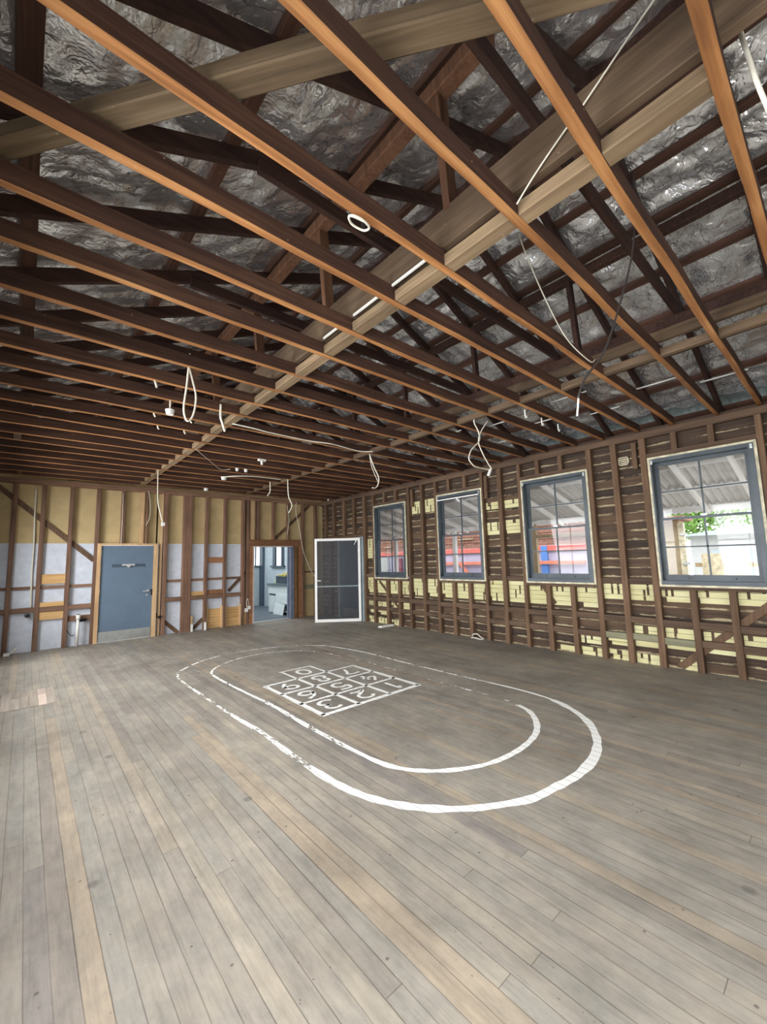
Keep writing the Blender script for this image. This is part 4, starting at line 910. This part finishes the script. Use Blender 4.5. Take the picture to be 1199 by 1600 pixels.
MB().box(5.585, 5.605, 11.30, 11.66, .02, .50).build('cabinet_door', M['cabinet'], cb)
MB().hexa([(5.57, 11.26, .33), (5.59, 11.26, .33), (5.59, 10.52, .30), (5.57, 10.52, .30), (5.585, 11.26, .57), (5.605, 11.26, .57), (5.605, 10.45, .57), (5.585, 10.45, .57)]).build('drawer_front', M['cabinet'], cb)
MB().hexa([(5.50, 11.25, .0), (5.52, 11.25, .0), (5.52, 10.68, .0), (5.50, 10.68, .0), (5.57, 11.25, .33), (5.59, 11.25, .33), (5.59, 10.68, .29), (5.57, 10.68, .29)]).build('cabinet_door', M['cabinet'], cb)
MB().box(5.56, 6.21, 10.40, 11.80, .80, .855).build('benchtop', M['bench'], cb)
ct = empty('crate', (5.95, 11.15, .855)); tag(ct, 'dark grey plastic crate standing on the kitchen benchtop', 'crate')
mb = MB(); mb.box(5.72, 6.2, 10.80, 11.52, .855, .87); mb.box(5.72, 5.735, 10.80, 11.52, .87, 1.06); mb.box(6.185, 6.2, 10.80, 11.52, .87, 1.06); mb.box(5.735, 6.185, 10.80, 10.815, .87, 1.06); mb.box(5.735, 6.185, 11.505, 11.52, .87, 1.06); [mb.box(5.712, 5.72, 10.84 + k * .1, 10.86 + k * .1, .87, 1.04) for k in range(7)]
mb.build('tub', M['crate'], ct); MB().box(5.705, 5.74, 10.79, 11.53, 1.045, 1.065).build('rim', M['crate'], ct)
mb = MB(); rr = random.Random(4)
for _ in range(40):
    x = rr.uniform(5.75, 6.15); y_ = rr.uniform(10.84, 11.48); z_ = 1.04 + rr.uniform(0, .06) + .08 * max(0, 1 - abs(y_ - 11.0) / .25)
    d = Vector((rr.uniform(-1, 1), rr.uniform(-1, 1), rr.uniform(-.3, .3))).normalized() * .07; mb.cyl((x - d.x, y_ - d.y, z_ - d.z), (x + d.x, y_ + d.y, z_ + d.z), .014, 6)
o = mb.build('yellow_tubing', M['yellow']); o['kind'] = 'stuff'; tag(o, 'tangle of yellow plastic tubing heaped in the grey crate', 'tubing')
o = MB().box(5.85, 6.0, 10.84, 10.98, 1.17, 1.25).build('black_box', M['black']); tag(o, 'small black box resting on top of the yellow tubing', 'box')
o = MB().box(5.80, 6.1, 11.56, 11.76, .855, .96).build('green_sponge_pack', plain('pale_green_card', (196, 204, 150), .8)); tag(o, 'pale green packet on the benchtop left of the crate', 'packet')

# ------------------------------------------------------------------ outside: verandah, yard buildings
st(MB().box(6.52, 9.1, -4, 16, -.12, -.05).build('floor_verandah', M['concrete'], origin=(0, 0, 0)))
st(MB().box(-14, 40, -16, 40, -.75, -.7).build('floor_yard', M['concrete'], origin=(0, 0, 0)))
zv = lambda x: 2.88 - .275 * (x - 6.5)
vr = empty('verandah_roof', (7.8, 6, 2.2)); tag(vr, 'white verandah roof of corrugated sheets seen outside the windows', 'verandah roof')
corr(6.46, 9.35, -4, 16, lambda x: zv(x) + .105, pitch=.11, amp=.022).build('corrugated_sheets', M['ver_sheet'], vr, sm=True)
for x, h in ((7.2, .05), (8.1, .05), (8.95, .10)): MB().box(x - .025, x + .025, -4, 16, zv(x) + .03 - (h - .05), zv(x) + .082).build('purlin', M['ver_white'], vr)
for y_ in [.95 + .65 * k for k in range(-4, 20)]: MB().bar((6.5, y_, zv(6.5) - .02), (9.0, y_, zv(9.0) - .02), .045, .09).build('rafter', M['ver_white'], vr)
for k, y_ in enumerate((-.03, 2.37, 4.80, 7.17, 9.57, 11.97)):
    if k in (0, 1, 5): continue
    m_ = M['beige'] if k in (2,) else M['ver_white']
    o = MB().box(8.88, 8.97, y_, y_ + .10, -.05, zv(8.95) + .0).build('verandah_post', m_); tag(o, ['white post at the far right end of the verandah', 'cream verandah post hidden between the two nearest windows', 'cream verandah post seen in the left of the third window from the left', 'white verandah post seen in the second window', 'white verandah post seen in the leftmost window', 'white verandah post beyond the leftmost window'][k], 'post', 'verandah posts')
o = MB().box(8.88, 8.95, 3.6, 4.8, 1.88, 1.95).build('verandah_rail', M['beige']); tag(o, 'cream rail framing the opening outside the third window', 'rail')
# red and lilac building
rb = empty('school_building', (11.2, 9, -.7)); tag(rb, 'building with brown brick top, red band and lilac panels outside the left windows', 'building')
mb = MB()
for k in range(9):
    mb.box(11.0 + (.02 if k % 2 else 0), 11.3, 4.0, 16, 1.76 + k * .09, 1.76 + k * .09 + .08)
mb.build('brick_wall', M['brick'], rb)
MB().box(10.96, 11.3, 4.0, 16, 1.58, 1.75).build('red_band', M['red'], rb)
MB().box(11.02, 11.3, 4.0, 16, -.7, 1.58).build('lower_panels', M['lilac'], rb)
MB().box(10.9, 10.98, 4.6, 11.2, 1.235, 1.325).build('orange_rail', M['orange'], rb)
MB().bar((10.92, 8.68, 1.30), (10.92, 8.2, .8), .09, .05, up=(1, 0, 0)).build('orange_brace', M['orange'], rb)
MB().box(10.95, 11.0, 5.62, 5.80, -.7, 1.74).build('blue_panel', M['blue'], rb)
MB().box(10.9, 11.0, 12.3, 12.78, -.7, 1.54).build('white_door', M['pale_house'], rb)
mb = MB(); mb.box(10.9, 11.0, 11.5, 11.78, -.7, 1.5); mb.build('maroon_door', M['maroon'], rb)
for (a, b, z) in ((12.1, 12.5, 1.93), (12.1, 12.45, 1.72), (8.1, 8.7, 2.05), (4.5, 5.4, 1.96)): MB().box(10.93, 11.0, a, b, z, z + .04).build('pale_ledge', M['beige'], rb)
MB().box(11.0, 12.2, 4.0, 16, 2.57, 2.7).build('eaves', M['ver_white'], rb)
# beige hut and pale house outside the rightmost window
bh = empty('beige_hut', (11.2, 3.1, -.7)); tag(bh, 'beige weatherboard hut seen at the left of the rightmost window', 'building')
mb = MB(); [mb.hexa([(11.0 - .012, 2.52, -.7 + k * .16), (11.4, 2.52, -.7 + k * .16), (11.4, 3.95, -.7 + k * .16), (11.0 - .012, 3.95, -.7 + k * .16), (11.0, 2.52, -.7 + k * .16 + .16), (11.4, 2.52, -.7 + k * .16 + .16), (11.4, 3.95, -.7 + k * .16 + .16), (11.0, 3.95, -.7 + k * .16 + .16)]) for k in range(18)]
mb.build('weatherboards', M['beige'], bh); MB().box(10.93, 11.03, 2.42, 2.53, -.7, 2.12).build('corner_post', M['cream_trim'], bh); MB().box(10.6, 11.5, 2.35, 4.0, 2.18, 2.26).build('roof_edge', M['brick'], bh)
for z in (1.2, 1.84): MB().box(10.90, 10.94, 2.36, 2.50, z, z + .05).build('hinge', M['steel'], bh)
hs = empty('pale_house', (17, 2, -.7)); tag(hs, 'pale house in bright daylight beyond the rightmost window', 'building')
MB().box(16, 20, -2.5, 3.4, -.7, 1.95).build('wall', M['pale_house'], hs); MB().hexa([(15.6, -2.9, 1.95), (20.4, -2.9, 1.95), (20.4, 3.8, 1.95), (15.6, 3.8, 1.95), (17.6, -1, 2.3), (18.4, -1, 2.3), (18.4, 2, 2.3), (17.6, 2, 2.3)]).build('roof', M['zinc'], hs)
for (a, b) in ((1.2, 2.0), (2.3, 2.9), (-.6, .4)): MB().box(15.95, 16.0, a, b, .7, 1.5).build('window_panel', M['kwall'], hs)
fn = empty('picket_fence', (13, 1.5, -.7)); tag(fn, 'cream panelled fence in the yard beyond the rightmost window', 'fence')
for (a, b) in ((2.05, 2.45), (1.62, 2.02), (.2, .9)): MB().box(12.4, 12.44, a, b, -.7, 1.42 if a > 1 else 1.3).build('panel', M['cream_trim'], fn)
for z in (-.1, .5, 1.1): MB().box(12.45, 12.5, .0, 2.6, z, z + .1).build('rail', M['beige'], fn)
# tree
def tree(loc, r, hgt, n, seed, label):
    rr = random.Random(seed); e = empty('tree', loc); tag(e, label, 'tree', 'trees outside')
    x, y_, z = loc
    MB().cyl((x, y_, z), (x, y_, z + hgt), .16, 8, .09).build('trunk', M['bark'], e)
    mb = MB()
    for _ in range(n):
        d = Vector((rr.gauss(0, 1), rr.gauss(0, 1), rr.gauss(0, .8))); d = d.normalized() * r * rr.random() ** .4
        c = Vector((x, y_, z + hgt + r * .3)) + d; a = Vector((rr.uniform(-1, 1), rr.uniform(-1, 1), rr.uniform(-1, 1))).normalized() * .13; b = a.orthogonal().normalized() * .07
        k = len(mb.v); mb.v += [tuple(c - a), tuple(c + b), tuple(c + a), tuple(c - b)]; mb.f.append((k, k + 1, k + 2, k + 3))
    mb.build('foliage', M['leaf'], e)
tree((24.0, 4.9, -.7), 1.35, 3.5, 1500, 2, 'green tree left of the other, beyond the yard outside the rightmost window')
tree((27.5, 2.7, -.7), 1.6, 3.9, 1500, 3, 'green tree right of the other, above the pale house outside the rightmost window')

for o in bpy.data.objects:
    if '_loc' in o: del o['_loc']
